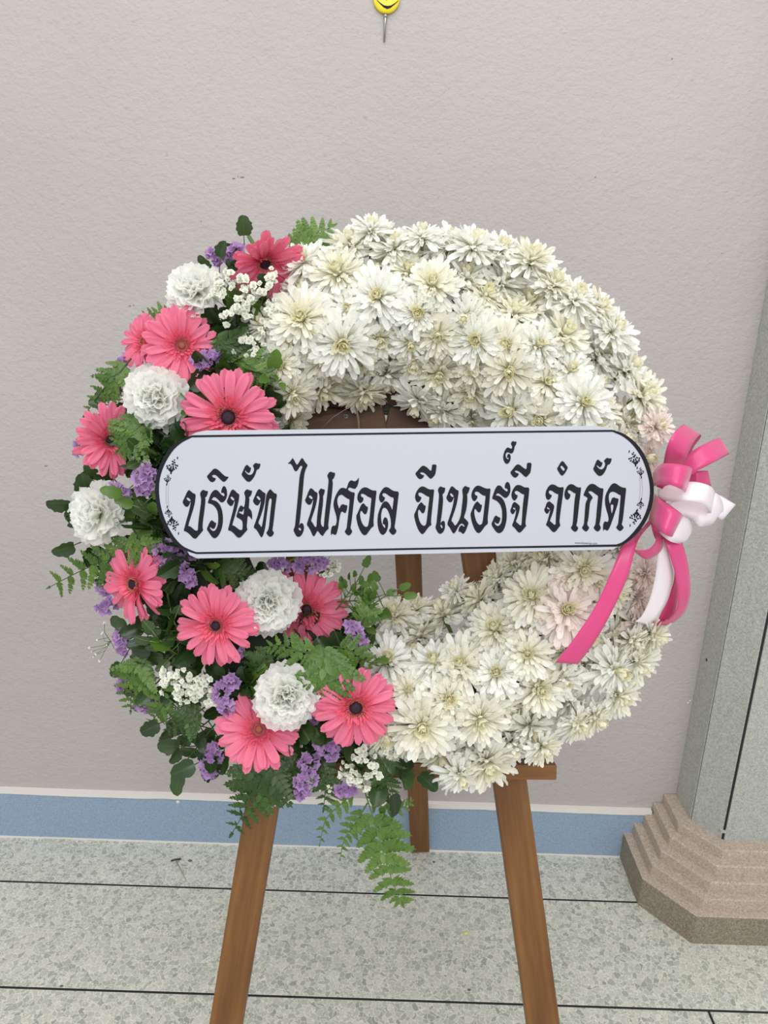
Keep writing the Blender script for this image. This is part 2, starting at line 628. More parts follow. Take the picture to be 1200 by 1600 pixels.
for px, py in ((1075, 1098), (1068, 1184), (1078, 1095)):
    p = on_wall(px, py)
    b = MB(); lathe(b, [(0.003, 0), (0.002, 0.0016), (0.0003, 0.002)], 7, frame_z(p, (0, -1, 0)))
    link('cement_speck', b.mesh('cement_speck', WHITEP), col, inv)
# stepped plinth: one block per step
X1, Y1, X2, Y2 = 0.664, 1.524, 0.756, 1.412
TX, TY1, TX2, TY2 = CX - 0.033, CY1 - 0.012, CX2 - 0.012, CY2 - 0.034
tops = (0.080, 0.112, 0.142, 0.172, 0.200)
for i, zt in enumerate(tops):
    k = i / 4
    x1, y1, x2, y2 = X1 + (TX - X1) * k, Y1 + (TY1 - Y1) * k, X2 + (TX2 - X2) * k, Y2 + (TY2 - Y2) * k
    b = MB()
    z0 = -0.005 if i == 0 else tops[i - 1] - 0.004
    prism(b, [(x1, WALL_Y), (x1, y1), (x2, y2)] + mir([(x1, WALL_Y), (x1, y1), (x2, y2)]), z0, zt)
    if i == 0:      # soil and riser shade painted into the lowest block's sides, its top kept lighter
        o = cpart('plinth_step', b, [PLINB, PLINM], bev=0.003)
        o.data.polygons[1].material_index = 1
    else:
        cpart('plinth_step', b, PLINM, bev=0.003)

# ------------------------------------------------------------------ easel
easel = empty('easel', M.Translation(V((wf(0, -1.16, 0).x, wf(0, -1.16, 0).y, 0))), 'brown wooden tripod easel with a narrow ledge carrying the flower wreath', 'easel')
einv = easel.matrix_world.inverted()


def beam(name, p0, p1, wdt, thk, facing, mat=WOOD):
    """a wooden bar whose own z axis runs along it so that the grain follows"""
    p0, p1 = V(p0), V(p1)
    z = (p1 - p0).normalized()
    y = -(V(facing) - z * V(facing).dot(z)).normalized()
    x = y.cross(z)
    mw = M.Translation(p0) @ M((x, y, z)).transposed().to_4x4()
    bb = MB()
    box(bb, -wdt / 2, wdt / 2, 0, thk, 0, (p1 - p0).length)
    o = link(name, bb.mesh(name, mat, False), easel, einv @ mw)
    return bevel(o, 0.0025, 2)


def to_floor(p, q):
    """extend the line p->q down to the floor"""
    t = (0.004 - p.z) / (q.z - p.z)
    return p + (q - p) * t


lt, lb = wpx(546, 430, 0), wpx(352.5, 1600, 0)
rt, rb = wpx(689, 430, 0), wpx(849.5, 1600, 0)
beam('front_leg', to_floor(lt, lb), lt, 0.051, 0.03, WN)
beam('front_leg', to_floor(rt, rb), rt, 0.051, 0.03, WN)
foot = on_floor(656.5, 1334) + V((0, 0.0, 0.004))
top = EYE + ray(627, 600) * 1.235
beam('rear_leg', foot, top, 0.050, 0.021, (0, -1, 0), WOOD)
# ledge that carries the wreath
e0, e1 = wpx(385, 1214.5, 0.062), wpx(870, 1211, 0.062)
la = (e1 - e0).normalized()
beam('ledge', e0 - WN * 0.062 + WB * 0.0, e1 - WN * 0.062, 0.023, 0.062, la.cross(WB).normalized() * -1, WOOD).matrix_basis = einv @ (M.Translation(wf(0, 0, 0) * 0 + (e0 - WN * 0.062)) @ M((WB, WN, la)).transposed().to_4x4() @ M.Translation((0.0115, 0, 0)))
# top cross board with its screws
beam('cross_board', wpx(446, 684, 0.021), wpx(602, 654, 0.021), 0.046, 0.02, WN, WOODD)
beam('cross_board', wpx(604, 655, 0.020), wpx(768, 693, 0.020), 0.040, 0.02, WN, WOODD)
beam('upper_cross_board', wpx(490, 606, 0.011), wpx(760, 640, 0.011), 0.052, 0.011, WN, WOODD)
beam('metal_strip', wpx(574, 631, 0.0135), wpx(700, 658, 0.0135), 0.011, 0.002, WN, BLACK)
for px, py in ((540, 650), (710, 663), (591, 634), (628, 638)):
    big = py > 645
    p = wpx(px, py, 0.0212 if big else 0.0136)
    b = MB(); r_ = 0.0042 if big else 0.0028
    lathe(b, [(r_, 0), (r_ * .9, 0.0012), (r_ * .3, 0.0016)], 14)
    b.f.pop()
    sm = b.mesh('screw', STEEL)
    o = link('screw', sm, easel, einv @ frame_z(p, WN))
    b = MB(); box(b, -r_ * .65, r_ * .65, -r_ * .16, r_ * .16, 0, 0.0021); box(b, -r_ * .16, r_ * .16, -r_ * .65, r_ * .65, 0, 0.0021)
    link('cross_slot', b.mesh('cross_slot', BLACK, False), o)

# ------------------------------------------------------------------ foam ring under the flowers
mb = MB()
nu, nv = 72, 14
vs, fs = [], []
for i in range(nu):
    a = 2 * math.pi * i / nu
    for j in range(nv):
        t = 2 * math.pi * j / nv
        rr = 0.058 + 0.004 * noise.noise(V((a * 6, t * 2, 0)))
        k = RING_R + rr * math.cos(t)
        vs.append(wf(k * math.cos(a), k * math.sin(a), RING_H + rr * math.sin(t)))
for i in range(nu):
    for j in range(nv):
        i2, j2 = (i + 1) % nu, (j + 1) % nv
        fs.append((i * nv + j, i2 * nv + j, i2 * nv + j2, i * nv + j2))
mb.add(vs, fs)
ring = prop(link('wreath_ring', mb.mesh('wreath_ring', FOAM)), 'dark green foam ring hidden under all the flowers of the wreath', 'wreath base')


# ------------------------------------------------------------------ petals and leaves
def sheet(L, W, prof, nv=6, nu=3, curl=0.0, tip=0.0, cup=0.0, groove=0.0, fold=0.0, wob=0.0, rng=R, teeth=None):
    """a petal or leaf: grows along +y from the origin, face up (+z). Returns verts, faces, uvs"""
    v, f, uv = [], [], []
    for i in range(nv):
        t = i / (nv - 1)
        if nv > 4 and teeth is None:
            t = 1 - (1 - t) ** 1.45
        hw = W / 2 * prof(t)
        zc = curl * L * t * t + tip * L * max(0, t - .65) ** 2 * 4
        for j in range(nu):
            u = j / (nu - 1) * 2 - 1
            z = zc + cup * W * u * u * math.sin(math.pi * min(t * 1.1, 1)) + fold * abs(u) * hw
            if groove:
                z += -groove * W * math.cos(u * math.pi * 2.0) * (0.3 + 0.7 * t)
            y = L * t
            if i == nv - 1:
                y -= W * 0.16 * u * u
            if teeth:
                y += teeth(t, u) * L
            z += wob * L * rng.uniform(-1, 1) * t
            v.append((hw * u, y, z))
            uv.append((j / (nu - 1), t))
    for i in range(nv - 1):
        for j in range(nu - 1):
            k = i * nu + j
            f.append((k, k + 1, k + nu + 1, k + nu))
    return v, f, uv


def add_sheet(mb, s, mat):
    return mb.add(s[0], s[1], mat, s[2])


def spoon(t):      # narrow claw, widest past the middle, round tip
    return (0.35 + 0.75 * math.sin(min(t, .95) * 1.75) ** 1.4) * (1 if t < .8 else math.sqrt(max(0.12, 1 - ((t - .8) / .21) ** 2)))


def strap(t):
    return (0.42 + 0.62 * math.sin(min(1, t * 1.25) * 1.5708)) * (1 if t < .80 else math.sqrt(max(0.10, 1 - ((t - .80) / .21) ** 2)))


def Rx(a): return M.Rotation(a, 4, 'X')
def Rz(a): return M.Rotation(a, 4, 'Z')
def T(x, y, z): return M.Translation((x, y, z))


# ---- chrysanthemums, unit radius; six heads
def make_mum(seed):
    r = random.Random(seed)
    reflex = r.uniform(-14, 4)
    whorls = [(26, 0.98, reflex, 0.10, 0.00), (25, 0.95, reflex + 12, 0.10, 0.03), (24, 0.86, reflex + 25, 0.09, 0.07), (21, 0.74, reflex + 38, 0.08, 0.11), (18, 0.60, reflex + 50, 0.07, 0.14)]
    heart = [(16, 0.46, 60, 0.07, 0.16), (13, 0.38, 70, 0.05, 0.18), (9, 0.31, 80, 0.02, 0.18)]
    out = []
    for wi, (n, L, el, r0, z0) in enumerate(whorls):
        o = r.random() * 6.28
        for k in range(n):
            a = o + 2 * math.pi * k / n + r.gauss(0, 0.12)
            m = Rz(a) @ T(0, r0, z0) @ Rx(rad(el + r.gauss(0, 9))) @ M.Rotation(r.gauss(0, .4), 4, 'Y') @ M.Scale(L * r.uniform(.78, 1.12), 4)
            out.append((wi, r.randrange(5), m))
    hm = MB()
    for n, L, el, r0, z0 in heart:
        o = r.random() * 6.28
        for k in range(n):
            a = o + 2 * math.pi * k / n + r.gauss(0, .12)
            m = Rz(a) @ T(0, r0, z0) @ Rx(rad(el + r.gauss(0, 8))) @ M.Scale(L * r.uniform(.85, 1.15), 4)
            add_sheet(hm, sheet(1, .34, spoon, 5, 3, curl=.35, cup=.5), m)
    n0 = len(hm.v)
    lathe(hm, [(.13, .12), (.12, .30), (.07, .40), (.01, .42)], 8)
    return out, hm


PET = [sheet(1, R.uniform(.165, .225), spoon, 7, 3, curl=R.uniform(-.12, .12), tip=R.uniform(.0, .34), cup=R.uniform(.35, .6)) for _ in range(5)]
PET_ME = [[MB().add(p[0], p[1], None, p[2]).mesh('petal', m) for p in PET] for m in (CHRY_O, CHRY_M, CHRY_P)]
STEM_ME = {}


def stem_mesh(L, r, calyx, name='stem', mat=STEM):
    bb = MB()
    lathe(bb, [(calyx * .9, 0.10 * calyx), (calyx, 0.0), (calyx * .8, -calyx * .5), (r * 1.2, -calyx * 1.1), (r, -calyx * 1.4), (r, -L)], 8)
    return bb.mesh(name, mat)


MUM_STEM = stem_mesh(1.45, 0.06, 0.20)
MUMS = []
for sd in range(7):
    ps, hm = make_mum(100 + sd)
    outer, inner = MB(), MB()
    for wi, k, m in ps:
        add_sheet(outer if wi < 2 else inner, PET[k], m)
    MUMS.append(dict(ps=ps, outer=outer.mesh('outer_petals', CHRY_O), outer_p=outer.mesh('outer_petals', CHRY_P),
                     inner=inner.mesh('inner_petals', CHRY_M), inner_p=inner.mesh('inner_petals', CHRY_P),
                     inner_o=inner.mesh('inner_petals', CHRY_O), heart=hm.mesh('heart', CHRY_H)))


def mum(p, n, size, label, group=None, single=False, blush=False):
    e = empty('chrysanthemum', frame_z(p, n, R.random() * 6.28, size), label, 'flower', group or None)
    d = MUMS[R.randrange(len(MUMS))]
    if single:
        for wi, k, m in d['ps']:
            if wi < 2:
                link('petal', PET_ME[2 if blush else 0][k], e, m)
    else:
        link('outer_petals', d['outer_p' if blush else 'outer'], e, kind='stuff')
    link('inner_petals', d['inner_p' if blush else ('inner' if R.random() < .62 else 'inner_o')], e, kind='stuff')
    link('heart', d['heart'], e, kind='stuff')
    link('stem', MUM_STEM, e)
    return e


# (x, y, radius) read off the photograph; the label follows where one flower can be told from its neighbours
BIG = [
    (529, 432, 47, 'wide-open white chrysanthemum at the upper left of the white arc beside the pink gerbera'),
    (592, 465, 44, 'white chrysanthemum with a pale yellow heart right of the large upper left bloom'),
    (472, 501, 47, 'white chrysanthemum whose long petals reach left over the small white filler sprays'),
    (535, 534, 52, 'largest white chrysanthemum facing forward above the banner on the upper left'),
    (604, 580, 44, 'white chrysanthemum hanging over the inner edge above the brown cross board'),
    (454, 612, 40, 'white chrysanthemum touching the large pink gerbera above the banner'),
    (676, 450, 42, 'white chrysanthemum in the middle of the top arc with a yellowish heart'),
    (688, 579, 42, 'white chrysanthemum drooping at the inner edge right of the screw board'),
    (739, 606, 40, 'white chrysanthemum above the banner whose petals hang into the ring opening'),
    (779, 446, 44, 'white chrysanthemum in the upper right arc with flat petals spread sideways'),
    (874, 527, 45, 'clean white chrysanthemum facing forward in the middle of the upper right arc'),
    (795, 577, 44, 'white chrysanthemum with drooping petals above a dark gap on the upper right'),
    (804, 640, 46, 'white chrysanthemum lying on the top edge of the banner right of centre'),
    (909, 630, 44, 'creamy white chrysanthemum above the right end of the banner'),
    (998, 622, 44, 'white chrysanthemum on the right outer rim just above the pink bow'),
    (605, 1036, 42, 'white chrysanthemum at the lower left end of the arc above the pink gerbera'),
    (681, 1040, 42, 'white chrysanthemum second from the left end of the lower arc'),
    (834, 935, 48, 'broad white chrysanthemum of the lower arc left of the long pink ribbon tail'),
    (884, 955, 48, 'faintly pink-tinged white chrysanthemum next to the long pink ribbon tail'),
    (659, 1130, 50, 'large white chrysanthemum right beside the lowest dark-eyed pink gerbera'),
    (825, 1132, 44, 'white chrysanthemum turned down right above the bare end of the easel ledge'),
    (749, 1120, 44, 'white chrysanthemum with a yellowish heart in the middle of the lower arc'),
    (758, 1186, 46, 'white chrysanthemum at the very bottom of the wreath over the easel ledge'),
    (825, 1022, 38, 'bright white chrysanthemum tilted up left of the tip of the long ribbon tail'),
]
MID = [(550, 390, 42), (616, 393, 42), (703, 390, 42), (637, 429, 36), (652, 490, 40), (640, 533, 33), (685, 522, 38), (745, 531, 44), (499, 602, 40), (439, 570, 32), (451, 657, 34),
       (478, 415, 42), (544, 482, 30), (649, 560, 36), (568, 606, 40), (655, 622, 40), (693, 640, 40), (739, 654, 34), (827, 413, 42), (789, 538, 40), (839, 542, 38), (846, 655, 38), (887, 580, 34), (896, 473, 44),
       (928, 559, 42), (953, 521, 40), (975, 582, 42), (972, 665, 40), (738, 391, 42), (725, 440, 40), (823, 483, 42), (744, 575, 36), (657, 997, 40), (911, 888, 42), (807, 885, 40), (722, 1042, 44), (776, 988, 44), (753, 940, 42),
       (699, 1092, 40), (690, 1172, 40), (776, 1051, 40), (839, 1074, 40), (875, 1056, 38), (884, 1092, 42), (956, 1042, 44), (951, 997, 40), (911, 1040, 40), (618, 966, 36), (695, 966, 42), (717, 1205, 36), (650, 955, 30), (800, 1160, 34),
       (580, 365, 34), (660, 375, 34), (780, 395, 34), (862, 450, 36), (930, 485, 34), (900, 1125, 32), (985, 1000, 32), (640, 1080, 32), (735, 1165, 34), (845, 1165, 30), (780, 905, 32), (715, 925, 26), (1014, 990, 38), (990, 1032, 38), (962, 1084, 36), (925, 1118, 34)]
BLUSH = [(1022, 668, 34), (933, 905, 36), (1005, 896, 34), (992, 932, 38), (992, 972, 40), (890, 905, 30), (1012, 720, 26)]


def where(x, y):
    a = math.degrees(math.atan2(x - 614, 797 - y))
    d = math.hypot(x - 614, y - 797)
    rim = 'along the outer rim' if d > 345 else ('along the inner edge' if d < 235 else 'in the middle band')
    if y < 770:
        arc = 'upper left end of the white arc' if a < -18 else ('top of the white arc' if a < 22 else ('upper right of the white arc' if a < 55 else 'right side above the bow'))
    else:
        arc = 'right side below the bow' if y < 960 and x > 860 else ('lower right of the white arc' if x > 800 else ('bottom of the white arc' if x > 690 else 'lower left end of the white arc'))
    return rim, arc


taken = []
ORD = 'first second third fourth fifth sixth seventh eighth ninth tenth eleventh twelfth thirteenth fourteenth fifteenth sixteenth seventeenth'.split()


def put_mum(x, y, rpx, label=None, group=None, single=False, blush=False, r=0.066, face=0.25):
    p, n = surf(x, y, r)
    view = (EYE - p).normalized()
    if label is None:
        rim, arc = where(x, y)
        key = (rim, arc)
        xs = sorted(q[:2] for q in BIG + MID + BLUSH if where(q[0], q[1]) == key)
        label = '%s%s chrysanthemum from the left %s, %s' % (ORD[xs.index((x, y))], ' blush-tinged' if blush else '', rim, arc)
        group = 'white chrysanthemums %s, %s' % key
    nn = (n * (1 - face) + view * face + V((R.gauss(0, .10), R.gauss(0, .10), R.gauss(0, .10)))).normalized()
    size = rpx * (p - EYE).dot(FWD) / FPX
    taken.append((p, size))
    return mum(p, nn, size, label, group, single, blush)


for x, y, r_, lab in BIG:
    put_mum(x, y, r_ * 1.14, lab, single=True, blush=('pink-tinged' in lab), r=0.072, face=0.35)
for x, y, r_ in MID:
    put_mum(x, y, r_ * 1.16)
for x, y, r_ in BLUSH:
    put_mum(x, y, r_ * 1.05, blush=True)
# fill: smaller heads pushed in between, over the whole rounded body of the white part
cnt = 0
for _ in range(5000):
    if cnt >= 105: break
    ang = rad(R.uniform(-37, 181))
    phi = rad(R.uniform(-38, 205))
    tr = 0.058
    k = RING_R + tr * math.cos(phi)
    p = wf(k * math.sin(ang), k * math.cos(ang), RING_H + tr * math.sin(phi))
    if any((p - q).length < 0.033 for q, s in taken): continue
    n = sdf_n(p)
    sz = R.uniform(.034, .042)
    d = (p - EYE); z = d.dot(FWD)
    x, y = 600 + FPX * d.dot(RT) / z, 800 - FPX * d.dot(UP) / z
    taken.append((p, sz))
    rim, arc = where(x, y)
    mum(p, (n + V((R.gauss(0, .15), R.gauss(0, .15), R.gauss(0, .15)))).normalized(), sz,
        'small white filler chrysanthemum %s, %s' % (rim, arc), 'small filler chrysanthemums %s, %s' % (rim, arc))
    cnt += 1

# two closed buds
bud_me = MB()
for k in range(16):
    lay = k // 6
    add_sheet(bud_me, sheet(1.25 - .1 * lay, .55, spoon, 6, 3, curl=.5, tip=.3, cup=.5), Rz(k * 1.09) @ T(0, .40 - .1 * lay, .0) @ Rx(rad(62 + 9 * lay)) @ M.Scale(.9, 4))
bud_me = bud_me.mesh('petals', CHRY_H)
for x, y, s, lab in ((1021, 716, 15, 'round closed white chrysanthemum bud between the banner end and the pink bow'), (724, 499, 17, 'round greenish white chrysanthemum bud in the top of the white arc')):
    p, n = surf(x, y, 0.105)
    n = (n + (EYE - p).normalized()).normalized()
    e = empty('chrysanthemum_bud', frame_z(p - n * .012, n, 0.3, s * 1.0 / 1200), lab, 'flower bud')
    link('petals', bud_me, e, kind='stuff')
    link('stem', stem_mesh(3.5, .12, .42), e)

# ---- gerberas, unit radius
GP = [sheet(1, R.uniform(.225, .27), strap, 9, 7, curl=R.uniform(-.14, .02), tip=R.uniform(-.15, .12), cup=R.uniform(.10, .28), groove=.055) for _ in range(5)]
GP_ME = [MB().add(p[0], p[1], None, p[2]).mesh('petal', GERB) for p in GP]
bb = MB()
for k in range(96):
    t = k / 96
    el = R.uniform(14, 60)
    q = .34 - .003 * (el - 14)
    add_sheet(bb, sheet(R.uniform(.17, .26), .045, strap, 4, 2, curl=.2), Rz(k * 2.39996 + R.gauss(0, .05)) @ T(0, q - .06, .03 + .0008 * el) @ Rx(rad(el)))
FRINGE = bb.mesh('ray_fringe', GERB_F)
bb = MB()
for k in range(70):
    a = k * 2.39996
    rr = .145 + .06 * ((k * 7) % 10) / 10
    tube(bb, [(rr * math.cos(a), rr * math.sin(a), .05), (rr * 1.05 * math.cos(a), rr * 1.05 * math.sin(a), .135 + R.uniform(-.02, .02))], .011, 4, r_end=.006)
POLL = bb.mesh('pollen_ring', POLLEN)
bb = MB()
lathe(bb, [(.17, .02), (.165, .07), (.13, .10), (.07, .112), (.01, .108)], 16)
for k in range(70):
    rr = .15 * math.sqrt(k / 70); a = k * 2.39996
    tube(bb, [(rr * math.cos(a), rr * math.sin(a), .09), (rr * 1.04 * math.cos(a), rr * 1.04 * math.sin(a), .128)], .012, 4, r_end=.007)
DISCM = bb.mesh('disc', DISC)
DISCP = bb.mesh('disc', DISCL)
GSTEM = stem_mesh(1.2, .05, .2)
dm = MB()
lathe(dm, [(.6, 0), (1, .25), (.9, .8), (.5, 1.1), (.1, 1.2)], 6)


def gerbera(x, y, rpx, n, cup, label, eye=1.0, lift=0.095, back=0.0, dark=True):
    r = random.Random(int(x * 7 + y))
    p, _ = surf(x, y, lift)
    p = p + ray(x, y) * back
    nn = wdir(n)
    size = rpx * (p - EYE).dot(FWD) / FPX
    e = empty('gerbera', frame_z(p, nn, r.random() * 6.28, size), label, 'flower')
    drops = MB()
    for n_, L, el, z0, sh in ((20, 1.0, cup, 0.0, 0), (17, .93, cup + 6, .02, .5)):
        o = r.random() * 6.28
        for k in range(n_):
            a = o + 2 * math.pi * k / n_ + r.gauss(0, .06)
            i = r.randrange(5)
            m = Rz(a) @ T(0, .10, z0) @ Rx(rad(el + r.gauss(0, 4.5))) @ M.Rotation(r.gauss(0, .16), 4, 'Y') @ M.Diagonal((1, 1, 1, 1)) @ M.Scale(.9 * L * r.uniform(.92, 1.05), 4)
            link('petal', GP_ME[i], e, m)
            if sh:
                for _ in range(3):
                    vtx = V(GP[i][0][r.randrange(20, 60)])
                    add = m @ (vtx + V((0, 0, .004)))
                    dm_s = M.Translation(add) @ M.Scale(r.uniform(.007, .016), 4)
                    drops.add(dm.v, dm.f, dm_s)
    link('ray_fringe', FRINGE, e, M.Scale(1.0, 4), kind='stuff')
    link('pollen_ring', POLL, e, M.Scale(eye, 4), kind='stuff')
    link('disc', DISCM if dark else DISCP, e, M.Diagonal((eye * .78, eye * .78, .95, 1)) if dark else M.Diagonal((eye * .6, eye * .6, .8, 1)))
    link('water_drops', drops.mesh('water_drops', DROP), e, kind='stuff')
    link('stem', GSTEM, e)
    return e


gerbera(413, 410, 68, (.42, -.66, .62), 30, 'topmost pink gerbera, turned to the side, left of the white arc', .9)
gerbera(226, 534, 46, (-.55, .15, .8), 14, 'small pink gerbera half hidden behind another on the upper left', .8, 0.088, .02, False)
gerbera(284, 540, 62, (.25, -.05, .95), 12, 'pink gerbera with an ochre centre between two white carnations on the upper left', .9, 0.105, -.01, False)
gerbera(357, 652, 77, (.03, -.08, 1), 6, 'largest pink gerbera, dark purple centre, cut off by the top edge of the banner', 1.12, 0.10)
gerbera(172, 688, 60, (.52, -.05, .82), 18, 'pink gerbera on the left rim seen half from the side, left of the banner', .85, 0.10)
gerbera(211, 912, 65, (-.50, -.08, .86), 4, 'pink gerbera on the left rim below the banner turned to the left', .9, 0.11)
gerbera(338, 977, 66, (-.05, -.05, 1), 4, 'flat open pink gerbera left of the white carnation below the banner', .85, 0.105)
gerbera(479, 952, 66, (.12, .02, 1), 2, 'pink gerbera partly covered by the white carnation below the banner', .9, 0.095)
gerbera(405, 1140, 68, (.0, .42, .9), 16, 'lowest left pink gerbera leaning forward above the left easel leg', .9, 0.105, 0, False)
gerbera(556, 1105, 68, (.06, -.06, 1), 4, 'dark-eyed pink gerbera at the bottom touching the white chrysanthemums', 1.12, 0.11)


# ---- carnations, unit radius
def carn_petal(sd):
    r = random.Random(sd)
    nu, nv = 13, 6
    v, f, uv = [], [], []
    ph = r.random() * 6
    for i in range(nv):
        t = i / (nv - 1)
        half = rad(30) + rad(8) * t
        for j in range(nu):
            u = j / (nu - 1) * 2 - 1
            rr = t * (1 - .10 * u * u)
            if i == nv - 1:
                rr += .035 * (1 if j % 2 else -1) + r.gauss(0, .012)
            x, y = rr * math.sin(u * half) * 1.05, rr * math.cos(u * half)
            z = t ** 1.6 * (.085 * math.sin(u * 7.5 + ph) + .05 * math.sin(u * 13 + ph * 2)) + .16 * t * t * r.uniform(.6, 1) + (r.gauss(0, .012) if i > 2 else 0)
            v.append((x, y, z)); uv.append((j / (nu - 1), t))
    for i in range(nv - 1):
        for j in range(nu - 1):
            k = i * nu + j
            f.append((k, k + 1, k + nu + 1, k + nu))
    return MB().add(v, f, None, uv).mesh('petal', CARN)


CP = [carn_petal(k) for k in range(6)]
bb = MB(); lathe(bb, [(.16, .06), (.2, -.1), (.17, -.45), (.08, -.6), (.05, -.7), (.05, -1.5)], 10)
CALYX = bb.mesh('calyx', STEM)


def carnation(x, y, rpx, n, label, lift=0.105):
    r = random.Random(int(x + y * 3))
    p, _ = surf(x, y, lift)
    size = rpx * (p - EYE).dot(FWD) / FPX
    e = empty('carnation', frame_z(p, wdir(n), r.random() * 6.28, size), label, 'flower')
    for n_, L, el, z0 in ((9, 1.0, 4, -.10), (9, .95, 20, -.04), (8, .86, 36, .0), (8, .76, 51, .03), (7, .68, 64, .05), (6, .60, 76, .05), (5, .56, 86, .04)):
        o = r.random() * 6.28
        for k in range(n_):
            a = o + 2 * math.pi * k / n_ + r.gauss(0, .16)
            link('petal', CP[r.randrange(6)], e, Rz(a) @ T(0, .05, z0) @ Rx(rad(el + r.gauss(0, 7))) @ M.Rotation(r.gauss(0, .2), 4, 'Y') @ M.Scale(L * r.uniform(.9, 1.08), 4))
    link('calyx', CALYX, e)
    return e


carnation(306, 457, 46, (-.2, .40, .9), 'topmost white carnation on the upper left rim of the wreath')
carnation(246, 622, 52, (-.1, .0, 1), 'white carnation left of the largest pink gerbera')
carnation(156, 803, 50, (-.45, .05, .9), 'white carnation on the left rim beside the left end of the banner')
carnation(419, 940, 52, (.0, -.05, 1), 'white carnation just below the banner between two pink gerberas')
carnation(447, 1086, 52, (.1, .0, 1), 'lowest white carnation, partly behind a fern frond')


# ------------------------------------------------------------------ greenery
def proj_h(x, y, lift):
    return surf(x, y, lift)[0]


# fern: pinna meshes made of toothed leaflets on a thin rib
def pinna_mesh(sd, mat, n=8, dense=1.0):
    r = random.Random(sd)
    bb = MB()
    tube(bb, [(0, 0, 0), (0, .5, .012), (0, 1, 0)], .008, 4, r_end=.003)
    saw = lambda t, u: 0.0
    for k in range(n):
        t = (k + .6) / (n + .3)
        for sgn in (-1, 1):
            L = .25 * dense * (1 - t) ** .65 + .05
            prof = lambda q: (.35 + .9 * math.sin(math.pi * min(q + .12, 1)) ** .8) * (1 if int(q * 7) % 2 else .78) * (1 - .5 * q)
            add_sheet(bb, sheet(L, .175 * dense * (1 - .45 * t), prof, 6, 3, curl=-.1 + r.gauss(0, .05), fold=.25),
                      T(0, t - .03, .005) @ Rz(-sgn * rad(52 + r.gauss(0, 5))) @ Rx(rad(r.gauss(0, 9))))
    add_sheet(bb, sheet(.12, .06, lambda q: 1 - .9 * q, 3, 3, fold=.2), T(0, .92, 0))
    return bb.mesh('pinna', mat)


PINNA = {nm: [pinna_mesh(10 * i + k, mt, 7 + k % 2, d) for k in range(4)] for i, (nm, mt, d) in enumerate((('mid', FERN, 1.1), ('deep', FERND, 1.15), ('light', FERNL, 1.3)))}


def fern(pts, wid, kind, label, npin=9, group=None, taper=0.75, tilt=25, up=None, start=.12):
    """pts: 3-D rachis points; wid: length of the longest pinna in metres"""
    P = [V(q) for q in spline([tuple(p) for p in pts], 8)]
    r = random.Random(int(P[0].x * 1000) + int(P[-1].z * 1000))
    e = empty('fern_frond', M.Translation(P[0]), label, 'fern', group)
    ei = M.Translation(-P[0])
    bb = MB()
    tube(bb, [p - P[0] for p in P], .0013, 5, r_end=.0005)
    link('rachis', bb.mesh('rachis', STEMD if kind != 'light' else STEM), e)
    upv = up or WN
    for k in range(npin):
        t = start + (1 - start) * (k / npin)
        i = min(int(t * (len(P) - 1)), len(P) - 2)
        q = P[i].lerp(P[i + 1], t * (len(P) - 1) - i)
        d = (P[i + 1] - P[i]).normalized()
        L = wid * min(1.0, .7 + (t - start) * 2) * (1 - (t - start) / (1 - start) * .92) ** taper
        z = (upv - d * upv.dot(d)).normalized()
        s = d.cross(z)
        for sgn in (-1, 1):
            a = rad(58 + r.gauss(0, 5))
            y = (d * math.cos(a) + s * sgn * math.sin(a) - z * math.tan(rad(r.uniform(-8, tilt))) * .35).normalized()
            zz = (z - y * z.dot(y)).normalized()
            x = y.cross(zz)
            m = M.Translation(q + d * (0 if sgn > 0 else .004)) @ M((x, y, zz)).transposed().to_4x4() @ M.Scale(max(L * r.uniform(.88, 1.1), .006), 4)
            link('pinna', PINNA[kind][r.randrange(4)], e, ei @ m)
    d = (P[-1] - P[-3]).normalized()
    z = (upv - d * upv.dot(d)).normalized()
    link('pinna', PINNA[kind][0], e, ei @ (M.Translation(P[-1] - d * .004) @ M((d.cross(z), d, z)).transposed().to_4x4() @ M.Scale(wid * .22, 4)))
    return e


def pxs(*pts):
    return [wpx(x, y, h) for x, y, h in pts]


# the long hanging frond at the bottom, its lower branches are fronds of their own on one stalk
fern(pxs((560, 1205, .06), (574, 1250, .075), (590, 1300, .08), (604, 1350, .075), (620, 1395, .06), (628, 1412, .055)), .060, 'light', 'long green fern frond hanging lowest, in front of the floor below the wreath', 9, start=.30, taper=.8)  # paler green on the bottom fronds stands in for light coming through them
fern(pxs((566, 1225, .07), (540, 1250, .08), (510, 1280, .075), (499, 1322, .06)), .026, 'light', 'arching fern branch left of the lowest hanging frond, its tip bent down', 7, start=.2)
fern(pxs((574, 1255, .07), (556, 1285, .075), (538, 1312, .07), (531, 1345, .06)), .025, 'light', 'short fern branch hanging between the two longer bottom fronds', 7, start=.15)
fern(pxs((574, 1245, .065), (600, 1262, .07), (628, 1262, .065), (646, 1250, .06)), .024, 'light', 'fern branch reaching right towards the rear easel leg', 6, start=.15)
fern(pxs((430, 1170, .10), (412, 1215, .11), (390, 1255, .10), (362, 1303, .075)), .066, 'deep', 'broad dark fern frond hanging over the top of the left easel leg', 9, start=.05, taper=.7)
fern(pxs((470, 1170, .09), (455, 1200, .10), (445, 1225, .10), (436, 1255, .09)), .045, 'deep', 'dark fern frond below the lowest left pink gerbera', 7)
fern(pxs((240, 845, .10), (190, 868, .11), (135, 888, .10), (76, 918, .08)), .046, 'mid', 'thin fern frond pointing left from the rim below the left carnation', 9, tilt=10, start=.02, taper=.4)
fern(pxs((205, 822, .13), (222, 850, .14), (236, 880, .135), (243, 900, .13)), .042, 'mid', 'green fern frond above the left-turned pink gerbera', 7)
